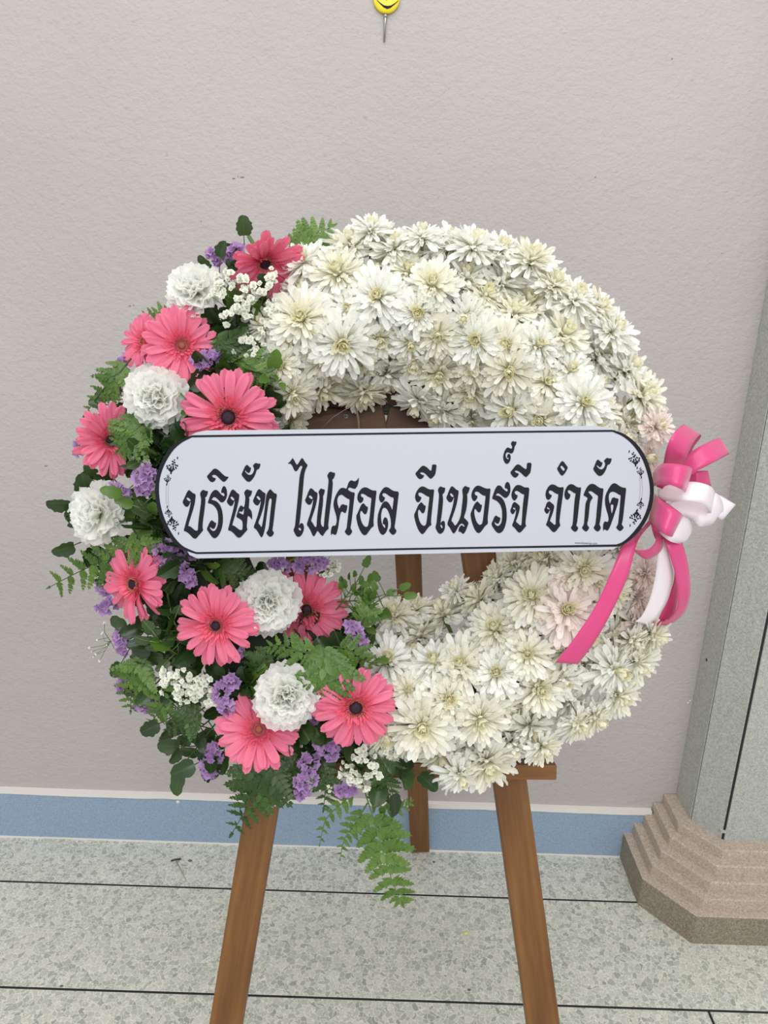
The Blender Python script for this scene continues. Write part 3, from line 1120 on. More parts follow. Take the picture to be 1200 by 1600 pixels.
fern(pxs((190, 862, .10), (172, 875, .105), (157, 895, .10), (152, 914, .095)), .034, 'deep', 'small dark fern tip behind the left-turned pink gerbera', 6)
fern(pxs((505, 1010, .165), (508, 1035, .172), (508, 1065, .175), (505, 1100, .17)), .062, 'mid', 'bright green fern frond lying over the lowest white carnation', 7, start=.0, taper=.5, tilt=8)
fern(pxs((500, 1020, .16), (470, 1018, .165), (440, 1008, .16), (415, 1012, .155)), .034, 'mid', 'green fern branch under the carnation covered gerbera', 6)
fern(pxs((520, 1010, .15), (545, 1015, .155), (565, 1030, .15), (590, 1040, .14)), .034, 'mid', 'green fern branch reaching right to the white chrysanthemums', 6)
fern(pxs((430, 1012, .14), (412, 1030, .14), (398, 1045, .135), (388, 1062, .13)), .036, 'deep', 'dark fern frond between two gerberas and the lowest carnation', 6)
fern(pxs((455, 425, .06), (468, 400, .07), (488, 372, .075), (522, 352, .07)), .046, 'light', 'pale green fern frond standing behind the topmost gerbera', 7, start=.25)
fern(pxs((475, 405, .05), (492, 392, .055), (507, 380, .055), (516, 372, .05)), .022, 'light', 'short pale fern tip poking out behind the white arc at the top', 5)
fern(pxs((362, 555, .13), (385, 568, .14), (405, 582, .145), (425, 600, .14)), .042, 'mid', 'fern frond above the largest gerbera, beside the white arc', 7)
fern(pxs((330, 520, .12), (352, 535, .13), (375, 550, .13), (398, 560, .12)), .046, 'deep', 'dark fern frond below the small white filler sprays', 7)
fern(pxs((270, 490, .08), (250, 488, .085), (230, 492, .08), (212, 500, .07)), .018, 'light', 'small pale fern tip sticking out left above the half hidden gerbera', 6)
fern(pxs((205, 560, .10), (180, 590, .11), (160, 610, .10), (130, 652, .08)), .040, 'mid', 'fern frond on the rim above the side-turned gerbera', 8)
fern(pxs((230, 655, .14), (212, 672, .15), (196, 690, .15), (182, 706, .14)), .050, 'mid', 'fern frond lying over the right edge of the side-turned gerbera', 7, start=.02)
fern(pxs((235, 1020, .10), (218, 1050, .11), (206, 1080, .10), (204, 1112, .08)), .050, 'mid', 'fern frond hanging from the lower left rim of the wreath', 8)
fern(pxs((285, 1065, .10), (258, 1098, .105), (246, 1115, .10), (232, 1135, .08)), .034, 'mid', 'thin drooping fern at the lower left beside small lilac flowers', 7)
fern(pxs((320, 1105, .11), (300, 1120, .12), (283, 1132, .115), (258, 1140, .10)), .040, 'deep', 'fern frond under the lower spray of small white blossoms', 7)
fern(pxs((560, 985, .13), (570, 965, .135), (576, 950, .13), (578, 936, .12)), .030, 'mid', 'upright fern tip between lilac flowers and the lower white arc', 6)
fern(pxs((590, 1180, .12), (600, 1200, .12), (606, 1225, .11), (612, 1250, .09)), .040, 'deep', 'dark fern frond at the bottom beneath the dark-eyed gerbera', 7)
fern(pxs((500, 1190, .10), (510, 1215, .105), (508, 1240, .095), (505, 1268, .08)), .034, 'deep', 'dark fern tip right of the hanging lilac flowers', 6)
fern(pxs((330, 880, .12), (350, 890, .13), (372, 897, .13), (395, 898, .12)), .036, 'deep', 'dark fern just under the lower edge of the banner', 6)


# lobed leaves
def leaf_mesh(sd, mat, lobes=3, wide=.8):
    r = random.Random(sd)
    lob = lambda t: (.25 + 1.0 * math.sin(math.pi * min(1, t * .92 + .06)) ** .7) * (1 - .20 * (math.cos(t * lobes * 6.283) * .5 + .5) * (t > .15)) * (1 - .25 * t)
    return MB().add(*(lambda s: (s[0], s[1], None, s[2]))(sheet(1, wide, lob, 13, 5, curl=r.uniform(-.35, .05), fold=r.uniform(.15, .45), wob=.012, rng=r))).mesh('leaf', mat)


LEAF = {'dark': [leaf_mesh(k, LEAFD, 2 + k % 3, .72 + .08 * (k % 3)) for k in range(6)], 'pale': [leaf_mesh(20 + k, LEAFV, 2 + k % 3, .62 + .1 * (k % 3)) for k in range(4)],
        'fresh': [leaf_mesh(30 + k, FERN, 2 + k % 3, .6 + .08 * (k % 3)) for k in range(4)]}


def leafy(p0, p1, n, size, kind, label, group=None, spread=.02, upv=None, seed=0):
    """a sprig: a stalk from p0 (in the foam) to p1, small leaf stalks, one leaf on each"""
    r = random.Random(seed)
    p0, p1 = V(p0), V(p1)
    e = empty('leafy_sprig', M.Translation(p0), label, 'leaves', group)
    ax = (p1 - p0)
    bb = MB()
    mid = p0.lerp(p1, .5) + WN * .006
    P = [V(q) for q in spline([tuple(p0), tuple(mid), tuple(p1)], 4)]
    tube(bb, [p - p0 for p in P], .0013, 5, r_end=.0008)
    leaves = []
    upv = (upv or WN)
    for k in range(n):
        t = .35 + .65 * k / max(n - 1, 1)
        q = P[min(int(t * (len(P) - 1)), len(P) - 1)]
        d = ax.normalized()
        z = (upv - d * upv.dot(d) * .6 + V((r.gauss(0, .35), r.gauss(0, .35), r.gauss(0, .35)))).normalized()
        s = d.cross(z).normalized()
        a = (-1 if k % 2 else 1) * rad(r.uniform(25, 85)) * (1 - .75 * (k == n - 1))
        y = (d * math.cos(a) + s * math.sin(a)).normalized()
        y = (y + z * r.gauss(.05, .25)).normalized()
        b1 = q + y * spread * r.uniform(.6, 1.3)
        tube(bb, [q - p0, (q + b1) / 2 - p0 + z * .001, b1 - p0], .0008, 4)
        zz = (z - y * z.dot(y)).normalized()
        leaves.append(M.Translation(b1 - p0) @ M((y.cross(zz), y, zz)).transposed().to_4x4() @ M.Scale(size * r.uniform(.75, 1.15), 4))
    link('stalk', bb.mesh('stalk', STEMD if kind == 'dark' else STEM), e)
    for m in leaves:
        link('leaf', LEAF[kind][r.randrange(len(LEAF[kind]))], e, m)
    return e


SPRIGS = [
    ((325, 1075, .06), (268, 1120, .085), 9, .028, 'dark', 'dark leaves filling the lower left rim under the white blossom spray'),
    ((345, 1120, .06), (290, 1190, .075), 8, .030, 'dark', 'dark leaves hanging at the lower left corner of the flowered half'),
    ((300, 1050, .06), (238, 1060, .085), 8, .026, 'dark', 'dark leaves behind the hanging rim fern at the lower left'),
    ((250, 960, .06), (205, 1010, .085), 8, .027, 'dark', 'dark leaves beside the lilac statice under the left-turned gerbera'),
    ((240, 600, .06), (178, 640, .085), 8, .026, 'dark', 'dark leaves between the upper left carnation and the rim fern'),
    ((230, 640, .06), (205, 690, .10), 8, .026, 'dark', 'dark leaves under the fern on the side-turned gerbera'),  # base pixel + h, tip pixel + h, leaves, leaf size, kind, label
    ((180, 800, .06), (132, 786, .085), 10, .031, 'dark', 'dark glossy leaves sticking out furthest left beside the left carnation'),
    ((185, 838, .05), (136, 842, .08), 6, .028, 'dark', 'dark leaf pair hanging below the left carnation on the rim'),
    ((200, 765, .05), (166, 750, .08), 5, .026, 'dark', 'dark leaves between the side-turned gerbera and the left carnation'),
    ((345, 1110, .05), (296, 1150, .075), 8, .028, 'dark', 'dark leafy sprig jutting out at the lower left rim'),
    ((370, 1140, .05), (322, 1186, .08), 7, .032, 'dark', 'dark leaves below the hanging lilac cluster at the lower left'),
    ((605, 1150, .06), (640, 1200, .10), 6, .034, 'dark', 'dark lobed leaves in front of the rear easel leg below the white arc'),
    ((590, 1175, .06), (608, 1220, .09), 6, .030, 'dark', 'dark leaves under the white blossom spray at the bottom'),
    ((395, 440, .05), (382, 396, .075), 5, .026, 'dark', 'dark leaves behind the topmost pink gerbera'),
    ((360, 470, .05), (343, 425, .09), 5, .026, 'dark', 'dark leaves between the top carnation and the topmost gerbera'),
    ((520, 960, .08), (560, 905, .10), 14, .015, 'fresh', 'upright sprig of small curled green leaves in the ring opening'),
    ((540, 970, .08), (612, 925, .11), 13, .017, 'fresh', 'green leafy sprig reaching right across the ring opening to the rear leg'),
    ((525, 940, .07), (582, 935, .10), 12, .015, 'fresh', 'low sprig of small green leaves at the left edge of the ring opening'),
    ((300, 1020, .09), (268, 962, .14), 8, .026, 'pale', 'pale-edged leafy sprig left of the flat open gerbera'),
    ((290, 1030, .09), (250, 1000, .13), 7, .024, 'pale', 'pale-edged leaves below the left-turned gerbera'),
    ((300, 1040, .08), (245, 1000, .10), 7, .028, 'dark', 'dark leaves under the left-turned gerbera'),
    ((270, 730, .08), (228, 712, .13), 7, .024, 'pale', 'grey green leaves left of the banner by the side-turned gerbera'),
    ((400, 1090, .08), (330, 1060, .12), 6, .026, 'dark', 'dark leaves below the flat open gerbera'),
    ((250, 820, .09), (215, 780, .14), 6, .030, 'fresh', 'broad green leaves between the left carnation and the banner end'),
]
for i, (a, b_, n, s, k, lab) in enumerate(SPRIGS):
    leafy(wpx(*a), wpx(*b_), n, s, k, lab, seed=i + 1)
# filler greenery all over the flowered half, tucked between the blooms
BLOOMS = [(421, 400, 50, 'the topmost pink gerbera'), (226, 534, 40, 'the half hidden small gerbera'), (284, 540, 55, 'the upper left gerbera'), (357, 652, 72, 'the largest gerbera'),
          (160, 688, 52, 'the side-turned left gerbera'), (211, 912, 56, 'the left-turned gerbera'), (338, 977, 60, 'the flat open gerbera'), (479, 952, 60, 'the gerbera behind a carnation'),
          (405, 1150, 60, 'the lowest left gerbera'), (556, 1110, 62, 'the dark-eyed bottom gerbera'), (306, 457, 42, 'the topmost carnation'), (246, 622, 48, 'the upper left carnation'),
          (156, 803, 46, 'the left rim carnation'), (419, 940, 48, 'the carnation under the banner'), (447, 1086, 48, 'the lowest carnation')]
fc = 0
for i in range(900):
    if fc >= 150: break
    ang = rad(R.uniform(186, 327))
    phi = rad(R.choice((R.uniform(-40, 215), R.uniform(-40, 60))))
    tr = .062
    ca, sa = math.sin(ang), math.cos(ang)
    k = RING_R + tr * math.cos(phi)
    p = wf(k * ca, k * sa, RING_H + tr * math.sin(phi))
    n = sdf_n(p)
    tip = p + (n * .8 + V((R.gauss(0, .45), R.gauss(0, .3), R.gauss(0, .45)))).normalized() * R.uniform(.012, .032)
    d = (tip - EYE); z = d.dot(FWD)
    x, y = 600 + FPX * d.dot(RT) / z, 800 - FPX * d.dot(UP) / z
    if x > 535 and 860 < y < 1000: continue
    if x > 500 and y > 1180: continue
    near = min(BLOOMS, key=lambda q: math.hypot(q[0] - x, q[1] - y))
    if math.hypot(near[0] - x, near[1] - y) < near[2] * 1.0 and phi > rad(25):
        tip = p + n * .006
    kind = R.choice(('dark', 'dark', 'dark', 'dark', 'pale', 'fresh'))
    nm = {'dark': 'dark green', 'pale': 'pale-edged', 'fresh': 'mid green'}[kind]
    leafy(p - n * .012, tip, R.choice((5, 6, 7)), R.uniform(.026, .038), kind, '%s filler leaves tucked in beside %s' % (nm, near[3]), '%s filler leaves by %s' % (nm, near[3]), spread=.008, upv=n, seed=100 + i)
    fc += 1


# statice: papery lilac florets
def floret_mesh(sd):
    r = random.Random(sd)
    bb = MB()
    n = 10
    v, uv = [(0, 0, .1)], [(0.5, 0.0)]
    for lay, (rr, z) in enumerate(((.45, .55), (1.0, .95))):
        for k in range(n):
            a = 6.2832 * k / n
            q = rr * (1 + .22 * (1 if k % 2 else -1) * lay) * r.uniform(.9, 1.1)
            v.append((q * math.cos(a), q * math.sin(a), z + .22 * lay * (1 if (k // 2) % 2 else -1) * r.uniform(.5, 1)))
            uv.append((k / n, .4 + .6 * lay))
    f = [(0, 1 + k, 1 + (k + 1) % n) for k in range(n)] + [(1 + k, 1 + n + k, 1 + n + (k + 1) % n, 1 + (k + 1) % n) for k in range(n)]
    return bb.add(v, f, None, uv).mesh('floret', STAT)


FLO = [floret_mesh(k) for k in range(4)]


def statice(x, y, h, w_, l_, ang, n, label, seed):
    """flat-topped lilac cluster, w_ x l_ pixels, long axis at ang (degrees from up, clockwise)"""
    r = random.Random(seed)
    c = wpx(x, y, h)
    s = (c - EYE).dot(FWD) / FPX
    a = rad(ang)
    la = WA * math.sin(a) + WB * math.cos(a)
    lb_ = WA * math.cos(a) - WB * math.sin(a)
    p0 = c - WN * .05 - la * .01
    q = c - WO
    inward = V((0, 0, 0)) - (WA * q.dot(WA) + WB * q.dot(WB)).normalized() * .03
    p0 = c - WN * min(.045, max(h - .04, .012)) + inward
    e = empty('statice_sprig', M.Translation(p0), label, 'flower')
    bb = MB()
    tube(bb, [V((0, 0, 0)), (c - p0) * .5 + WN * .004, c - p0 - WN * .006], .0013, 5)
    fl = []
    for k in range(n):
        u = (k + .5) / n * 2 - 1
        uu = u * l_ / 2 * s
        vv = r.uniform(-1, 1) * w_ / 2 * s * math.sqrt(max(.1, 1 - u * u * .7))
        hh = -.006 * u * u + .008 * (1 - (vv / (w_ / 2 * s)) ** 2) + r.uniform(-.003, .003)
        p = c + la * uu + lb_ * vv + WN * hh
        nn = (WN + la * u * .5 + lb_ * vv / (w_ / 2 * s) * .7 + V((r.gauss(0, .2), r.gauss(0, .2), r.gauss(0, .2)))).normalized()
        tube(bb, [c + la * uu * .5 - WN * .008 - p0, p - p0], .0006, 4)
        fl.append(frame_z(p - p0 - nn * .003, nn, r.random() * 6, r.uniform(.0042, .0062)))
    link('stalk', bb.mesh('stalk', STEM), e)
    for m in fl:
        link('floret', FLO[r.randrange(4)], e, m)
    return e


ST = [(343, 397, .08, 26, 36, 80, 26, 'lilac statice cluster furthest up, left of the topmost gerbera'),
      (370, 392, .085, 16, 20, 60, 10, 'small lilac statice tuft touching the topmost gerbera'),
      (188, 582, .08, 22, 52, 25, 24, 'lilac statice cluster on the rim below the half hidden gerbera'),
      (180, 602, .07, 20, 24, 30, 12, 'small lilac statice tuft lowest on the upper left rim'),
      (325, 563, .13, 26, 46, 80, 26, 'lilac statice cluster above the largest gerbera'),
      (345, 549, .12, 12, 14, 30, 6, 'tiny lilac tuft between fern and gerbera above the largest gerbera'),
      (228, 750, .14, 40, 44, 20, 34, 'broad lilac statice cluster touching the left end of the banner'),
      (186, 770, .12, 34, 28, 60, 20, 'lilac statice tuft right above the left carnation'),
      (125, 702, .07, 10, 18, 0, 8, 'tiny lilac tuft behind the side-turned gerbera'),
      (256, 865, .135, 36, 44, 20, 34, 'dusky lilac statice cluster under the left end of the banner'),
      (292, 868, .12, 30, 34, 70, 22, 'lilac statice peeping out below the banner edge'),
      (294, 898, .14, 20, 34, 150, 18, 'lilac and green statice tuft seen from the side below the banner'),
      (163, 917, .08, 20, 20, 20, 12, 'lilac statice tuft left behind the left-turned gerbera'),
      (166, 945, .08, 24, 32, 70, 18, 'lilac statice tuft below left of the left-turned gerbera'),
      (190, 1005, .085, 20, 36, 150, 20, 'lilac statice on the rim beside the thin bud sprig'),
      (192, 1068, .07, 10, 26, 10, 10, 'narrow lilac tuft behind the hanging rim fern'),
      (230, 1098, .08, 24, 36, 50, 20, 'loose lilac statice pieces at the lower left rim'),
      (350, 1092, .145, 26, 52, 155, 34, 'bright lilac statice left of the lowest carnation'),
      (363, 1064, .14, 16, 20, 110, 10, 'small lilac tuft above the bright lilac cluster left of the lowest carnation'),
      (332, 1188, .09, 28, 54, 10, 34, 'dark lilac statice hanging at the lower left below the gerbera'),
      (478, 1212, .115, 34, 72, 12, 48, 'long lilac statice cluster hanging at the bottom'),
      (512, 1168, .125, 28, 40, 140, 24, 'lilac statice tucked under the dark-eyed gerbera'),
      (494, 1112, .12, 14, 34, 10, 12, 'shaded lilac statice between the lowest carnation and dark-eyed gerbera'),
      (557, 992, .135, 26, 46, 150, 28, 'lilac statice between the covered gerbera and the white arc'),
      (541, 1234, .105, 18, 30, 80, 18, 'small pink lilac tuft under the bottom white blossom spray'),
      (485, 882, .12, 22, 50, 85, 24, 'lilac statice under the banner above the covered gerbera'),
      (437, 885, .11, 22, 30, 85, 14, 'dark lilac tuft just below the banner edge left of the covered gerbera'),
      (374, 1020, .13, 10, 18, 30, 8, 'tiny lilac tuft at the right edge of the flat open gerbera')]
for i, a in enumerate(ST):
    statice(*a, seed=300 + i)


# gypsophila: tiny white double blossoms on hair-thin branching stalks
def blossom_mesh(sd):
    r = random.Random(sd)
    bb = MB()
    for n, L, el in ((7, 1.0, 5), (6, .85, 38), (5, .7, 66)):
        for k in range(n):
            add_sheet(bb, sheet(L * r.uniform(.85, 1.1), .75, lambda q: (.5, 1.05, .75)[round(q * 2)], 3, 3, curl=.25, cup=.2), Rz(6.283 * k / n + r.gauss(0, .2) + el) @ Rx(rad(el + r.gauss(0, 8))))
    return bb.mesh('blossom', GYPS)


BLO = [blossom_mesh(k) for k in range(4)]


def gyps(base_px, pts, label, seed, rb=.0047):
    """base (x, y, h) of the stalk; pts: (x, y, h) blossoms"""
    r = random.Random(seed)
    p0 = wpx(*base_px)
    e = empty('gypsophila_spray', M.Translation(p0), label, 'flower')
    bb = MB()
    P = [wpx(*q) for q in pts]
    hubs = []
    nh = max(1, len(P) // 6)
    for k in range(nh):
        grp = P[k::nh]
        hubs.append(sum(grp, V((0, 0, 0))) / len(grp) * .5 + p0 * .5)
        tube(bb, [V((0, 0, 0)), hubs[-1] - p0], .0006, 4)
    fl = []
    for p in P:
        hb = min(hubs, key=lambda q: (q - p).length)
        m_ = (hb + p) / 2 + V((r.gauss(0, .003), r.gauss(0, .003), r.gauss(0, .003)))
        tube(bb, [hb - p0, m_ - p0, p - p0], .00045, 4)
        nn = ((p - hb).normalized() * .6 + WN * .8 + V((r.gauss(0, .3), r.gauss(0, .3), r.gauss(0, .3)))).normalized()
        fl.append(frame_z(p - p0, nn, r.random() * 6, rb * r.uniform(.7, 1.25)))
    link('stalks', bb.mesh('stalks', STEM), e)
    for m in fl:
        link('blossom', BLO[r.randrange(4)], e, m)


def cloud(cx, cy, rx, ry, n, h, seed, rot=0):
    r = random.Random(seed)
    out = []
    while len(out) < n:
        # blossoms stand in small bunches
        a, q = r.random() * 6.283, math.sqrt(r.random())
        bx, by = q * rx * math.cos(a), q * ry * math.sin(a)
        for _ in range(r.choice((1, 2, 3, 4))):
            x, y = bx + r.gauss(0, 5), by + r.gauss(0, 5)
            xr = x * math.cos(rot) - y * math.sin(rot); yr = x * math.sin(rot) + y * math.cos(rot)
            out.append((cx + xr, cy + yr, h + r.uniform(-.012, .012)))
    return out[:n]


gyps((385, 500, .06), cloud(366, 462, 32, 38, 70, .145, 1), 'dense spray of tiny white blossoms right of the topmost carnation', 1)
gyps((400, 500, .06), cloud(418, 470, 26, 40, 40, .14, 2), 'spray of tiny white blossoms under the topmost gerbera beside the white arc', 2)
gyps((390, 520, .06), cloud(398, 538, 26, 24, 26, .135, 3), 'small drooping bunch of white blossoms above the largest gerbera', 3)
gyps((310, 1040, .07), cloud(282, 1070, 36, 20, 60, .145, 4, .5), 'white blossom spray at the lower left below the flat open gerbera', 4)
gyps((320, 1050, .07), cloud(322, 1083, 26, 22, 32, .135, 5), 'looser white blossom spray left of the bright lilac cluster', 5)
gyps((570, 1160, .07), cloud(562, 1205, 30, 30, 52, .13, 6), 'white blossom spray at the bottom under the dark-eyed gerbera', 6)
gyps((600, 1140, .07), cloud(607, 1172, 14, 14, 14, .115, 7), 'small white blossom bunch right of the dark-eyed gerbera', 7)
gyps((340, 900, .06), cloud(350, 890, 38, 14, 30, .115, 8), 'shaded blossom spray directly under the banner', 8, .003)
gyps((490, 905, .06), cloud(505, 885, 22, 16, 26, .105, 9), 'blossom spray under the banner at the left edge of the ring opening', 9, .0034)
gyps((240, 740, .07), cloud(222, 712, 24, 24, 26, .13, 10), 'greyish blossom spray left of the banner beside the side-turned gerbera', 10, .003)
gyps((430, 1225, .07), cloud(430, 1262, 12, 14, 12, .09, 11), 'few tiny blossoms hanging over the left easel leg', 11, .0028)
gyps((190, 995, .07), [(163, 974, .08), (160, 990, .08), (152, 1000, .085), (144, 1018, .09), (150, 1022, .09), (156, 1032, .085), (146, 1026, .085), (168, 1008, .08), (178, 1015, .08), (140, 1012, .085)], 'thin sprig of dry buds sticking out on the left rim', 12, .0022)
gyps((545, 985, .08), cloud(562, 972, 14, 8, 10, .12, 13), 'few white blossoms beside the lilac tuft near the lower white arc', 13, .003)
gyps((480, 1225, .08), cloud(500, 1225, 24, 14, 12, .10, 14), 'scattered tiny blossoms right of the long hanging lilac cluster', 14, .0026)

# ------------------------------------------------------------------ banner with the lettering
BH = 0.205
BP = WO + WN * BH
bc = wpx(632, 768, BH)
banner = empty('name_banner', M.Translation(bc) @ M((WA, WB, WN)).transposed().to_4x4(), 'white paper banner with black Thai lettering fixed across the wreath', 'banner')
binv = banner.matrix_world.inverted()


def bpx(x, y, lift=0.0):
    p = binv @ wpx(x, y, BH)
    return (p.x, p.y, lift)


def flat(bb, loops, lift):
    """fill a printed shape (outline first, then its holes)"""
    L3 = [[V(bpx(x, y)) for x, y in lp] for lp in loops]
    pts = [p for lp in L3 for p in lp]
    tris = tessellate_polygon(L3)
    bb.add([(p.x, p.y, lift) for p in pts], [t if ((pts[t[1]] - pts[t[0]]).cross(pts[t[2]] - pts[t[0]])).z > 0 else t[::-1] for t in tris])


def chaikin(pts, q=.22):
    out = []
    for i in range(len(pts)):
        a, b_ = pts[i], pts[(i + 1) % len(pts)]
        out.append((a[0] + (b_[0] - a[0]) * q, a[1] + (b_[1] - a[1]) * q))
        out.append((a[0] + (b_[0] - a[0]) * (1 - q), a[1] + (b_[1] - a[1]) * (1 - q)))
    return out


RARC = [(957, 673.2), (972, 679), (985, 688), (997, 701), (1007, 718), (1014, 738), (1018, 758), (1018, 776), (1014, 795), (1007, 812), (997, 827), (985, 840), (973, 849), (963, 852.4)]
LARC = [(307, 864.2), (295, 860), (283, 854), (270, 841), (260, 824), (252, 805), (247, 784), (245.5, 765), (247, 747), (252, 730), (260, 714), (270, 700), (284, 689), (300, 681.8)]
edge = [(322, 672.6), (480, 671), (640, 669.3), (932, 665.2), (950, 668)] + [(x + 1.8, y - (1.5 if y < 760 else -1.5)) for x, y in RARC] + [(958, 858.6), (630, 866), (308, 872.5), (296, 867)] + [(x - 2.4, y + (1.2 if y > 770 else -1.2)) for x, y in LARC[1:]] + [(306, 676)]
b = MB()
pts = [bpx(x, y) for x, y in edge]
n = len(pts)
b.add([(p[0], p[1], 0) for p in pts] + [(p[0], p[1], -.003) for p in pts], [tuple(range(n)), tuple(range(n, 2 * n))[::-1]] + [(i, n + i, n + (i + 1) % n, (i + 1) % n) for i in range(n)])
bo = link('paper_board', b.mesh('paper_board', PAPER, False), banner)

# printed border: thin along the straight edges, thick round the ends
cl, wd = [], []
for q in spline(RARC, 3):
    cl.append(q); wd.append(1.5 + 1.6 * min(1, max(0, (q[0] - 957) / 40)))
for q in ((800, 855.0), (640, 857.7), (470, 861.2)):
    cl.append(np.array(q)); wd.append(1.5)
for q in spline(LARC, 3):
    cl.append(q); wd.append(1.5 + 1.6 * min(1, max(0, (303 - q[0]) / 36)))
for q in ((480, 679.2), (640, 676.9), (800, 674.9)):
    cl.append(np.array(q)); wd.append(1.5)
b = MB()
vs, n = [], len(cl)
for i in range(n):
    t = cl[(i + 1) % n] - cl[i - 1]
    nrm = np.array((-t[1], t[0])) / (np.linalg.norm(t) or 1)
    for s_ in (-1, 1):
        vs.append(bpx(*(cl[i] + nrm * wd[i] * s_), .0004))
b.add(vs, [(2 * i, 2 * i + 1, (2 * i + 3) % (2 * n), (2 * i + 2) % (2 * n)) for i in range(n)])
link('printed_border', b.mesh('printed_border', INK, False), banner)

GL = []   # glyph outlines: (origin x, origin y, zoom, [outline, hole...])


def G(x0, y0, z, *loops):
    GL.append([[(x0 + x / z, y0 + y / z) for x, y in lp] for lp in loops])


A = (280, 710, 11.425)
G(*A, [(175,632),(205,655),(245,690),(295,710),(292,780),(280,870),(255,970),(220,1080),(185,1190),(160,1278),(200,1285),(240,1318),(275,1350),(305,1362),(335,1355),(338,1280),(350,1150),(368,1020),(385,900),(392,830),(390,775),(370,705),(395,655),(430,628),(470,650),(517,655),(510,700),(490,750),(463,768),(470,800),(468,850),(455,970),(435,1120),(420,1230),(418,1310),(432,1352),(395,1395),(345,1455),(305,1500),(280,1505),(245,1490),(205,1445),(165,1405),(125,1378),(80,1365),(100,1290),(135,1160),(170,1040),(195,930),(208,850),(200,842),(185,890),(160,930),(130,938),(95,915),(58,855),(85,795),(115,730),(145,665)],
  [(140,765),(170,775),(208,815),(203,830),(180,836),(150,815),(132,790)])
G(*A, [(650,628),(690,645),(720,680),(750,715),(785,742),(805,745),(812,720),(800,695),(775,682),(748,690),(755,635),(775,580),(800,562),(830,580),(852,640),(858,720),(840,790),(805,840),(765,860),(730,845),(690,800),(655,770),(625,760),(600,775),(575,812),(630,820),(680,845),(730,900),(765,990),(782,1100),(782,1200),(765,1310),(730,1400),(690,1465),(650,1495),(615,1495),(580,1465),(535,1400),(490,1335),(515,1280),(545,1210),(580,1172),(610,1190),(630,1215),(665,1220),(650,1285),(630,1325),(600,1330),(560,1300),(545,1305),(570,1345),(605,1370),(640,1360),(675,1310),(695,1230),(700,1130),(690,1030),(660,960),(610,905),(560,880),(508,870),(530,800),(560,715),(600,655)])
G(*A, [(645,250),(690,270),(740,315),(790,365),(830,393),(888,400),(860,440),(825,480),(797,492),(770,480),(720,430),(680,390),(650,368),(615,362),(583,378),(600,405),(630,420),(660,425),(640,470),(605,495),(575,495),(540,470),(490,395),(530,350),(575,300),(610,263)])
A = (350, 710, 11.43)
G(*A, [(160,622),(200,650),(235,690),(275,710),(270,790),(250,890),(220,1010),(180,1150),(145,1265),(185,1275),(230,1310),(275,1345),(310,1352),(333,1335),(333,1190),(280,1150),(215,1115),(240,1040),(265,960),(300,905),(330,925),(357,945),(370,900),(380,820),(382,750),(358,690),(380,645),(415,620),(455,640),(505,650),(495,700),(475,745),(447,762),(455,800),(450,880),(442,960),(475,985),(497,1030),(505,1090),(500,1175),(475,1130),(450,1105),(423,1098),(415,1200),(405,1290),(423,1342),(385,1385),(335,1440),(300,1480),(265,1488),(230,1475),(185,1420),(130,1370),(70,1355),(90,1280),(130,1120),(165,990),(190,870),(192,830),(185,828),(170,880),(145,918),(115,922),(85,900),(45,845),(75,780),(100,710),(130,645)],
  [(125,755),(150,755),(188,800),(184,818),(160,822),(135,800),(114,772)], [(264,1040),(285,1014),(322,1030),(345,988),(354,965),(360,975),(349,1083),(305,1055)])
G(*A, [(408,182),(440,205),(460,230),(485,235),(478,280),(460,325),(435,333),(405,315),(385,285),(372,290),(395,330),(430,360),(465,368),(500,355),(530,310),(540,265),(530,230),(515,205),(540,170),(570,150),(605,165),(655,165),(645,215),(625,260),(585,275),(570,330),(540,400),(500,455),(465,487),(430,490),(395,470),(350,415),(310,360),(345,285),(375,215)])
G(*A, [(630,615),(665,640),(700,675),(743,693),(738,770),(725,870),(700,970),(655,1110),(610,1225),(640,1255),(672,1305),(690,1220),(712,1090),(730,950),(745,820),(755,730),(785,665),(825,615),(860,650),(895,690),(948,708),(935,800),(915,950),(895,1130),(875,1290),(862,1350),(897,1400),(870,1450),(830,1475),(790,1455),(752,1400),(790,1350),(805,1280),(818,1150),(835,980),(850,850),(852,800),(828,778),(805,810),(785,940),(760,1120),(740,1290),(715,1400),(690,1465),(668,1485),(645,1455),(605,1380),(570,1335),(527,1305),(560,1215),(600,1100),(635,970),(658,860),(655,820),(640,870),(610,910),(585,912),(550,890),(513,832),(545,760),(575,690),(600,640)],
  [(590,745),(615,745),(655,795),(650,812),(630,818),(605,795),(583,765)])
A = (445, 705, 11.03)
G(*A, [(135,115),(160,150),(190,210),(213,240),(245,190),(275,140),(300,112),(325,145),(355,195),(398,240),(370,290),(345,360),(330,450),(318,600),(300,800),(282,980),(268,1130),(255,1230),(246,1290),(262,1250),(290,1235),(320,1255),(333,1310),(325,1370),(300,1430),(265,1470),(230,1478),(195,1460),(145,1360),(175,1300),(187,1180),(205,990),(225,790),(240,600),(255,440),(280,330),(308,265),(280,245),(255,270),(225,325),(190,352),(160,325),(130,250),(100,215),(45,215),(85,185),(115,145)], [(234,1328),(250,1314),(272,1330),(284,1355),(270,1370),(250,1358)])
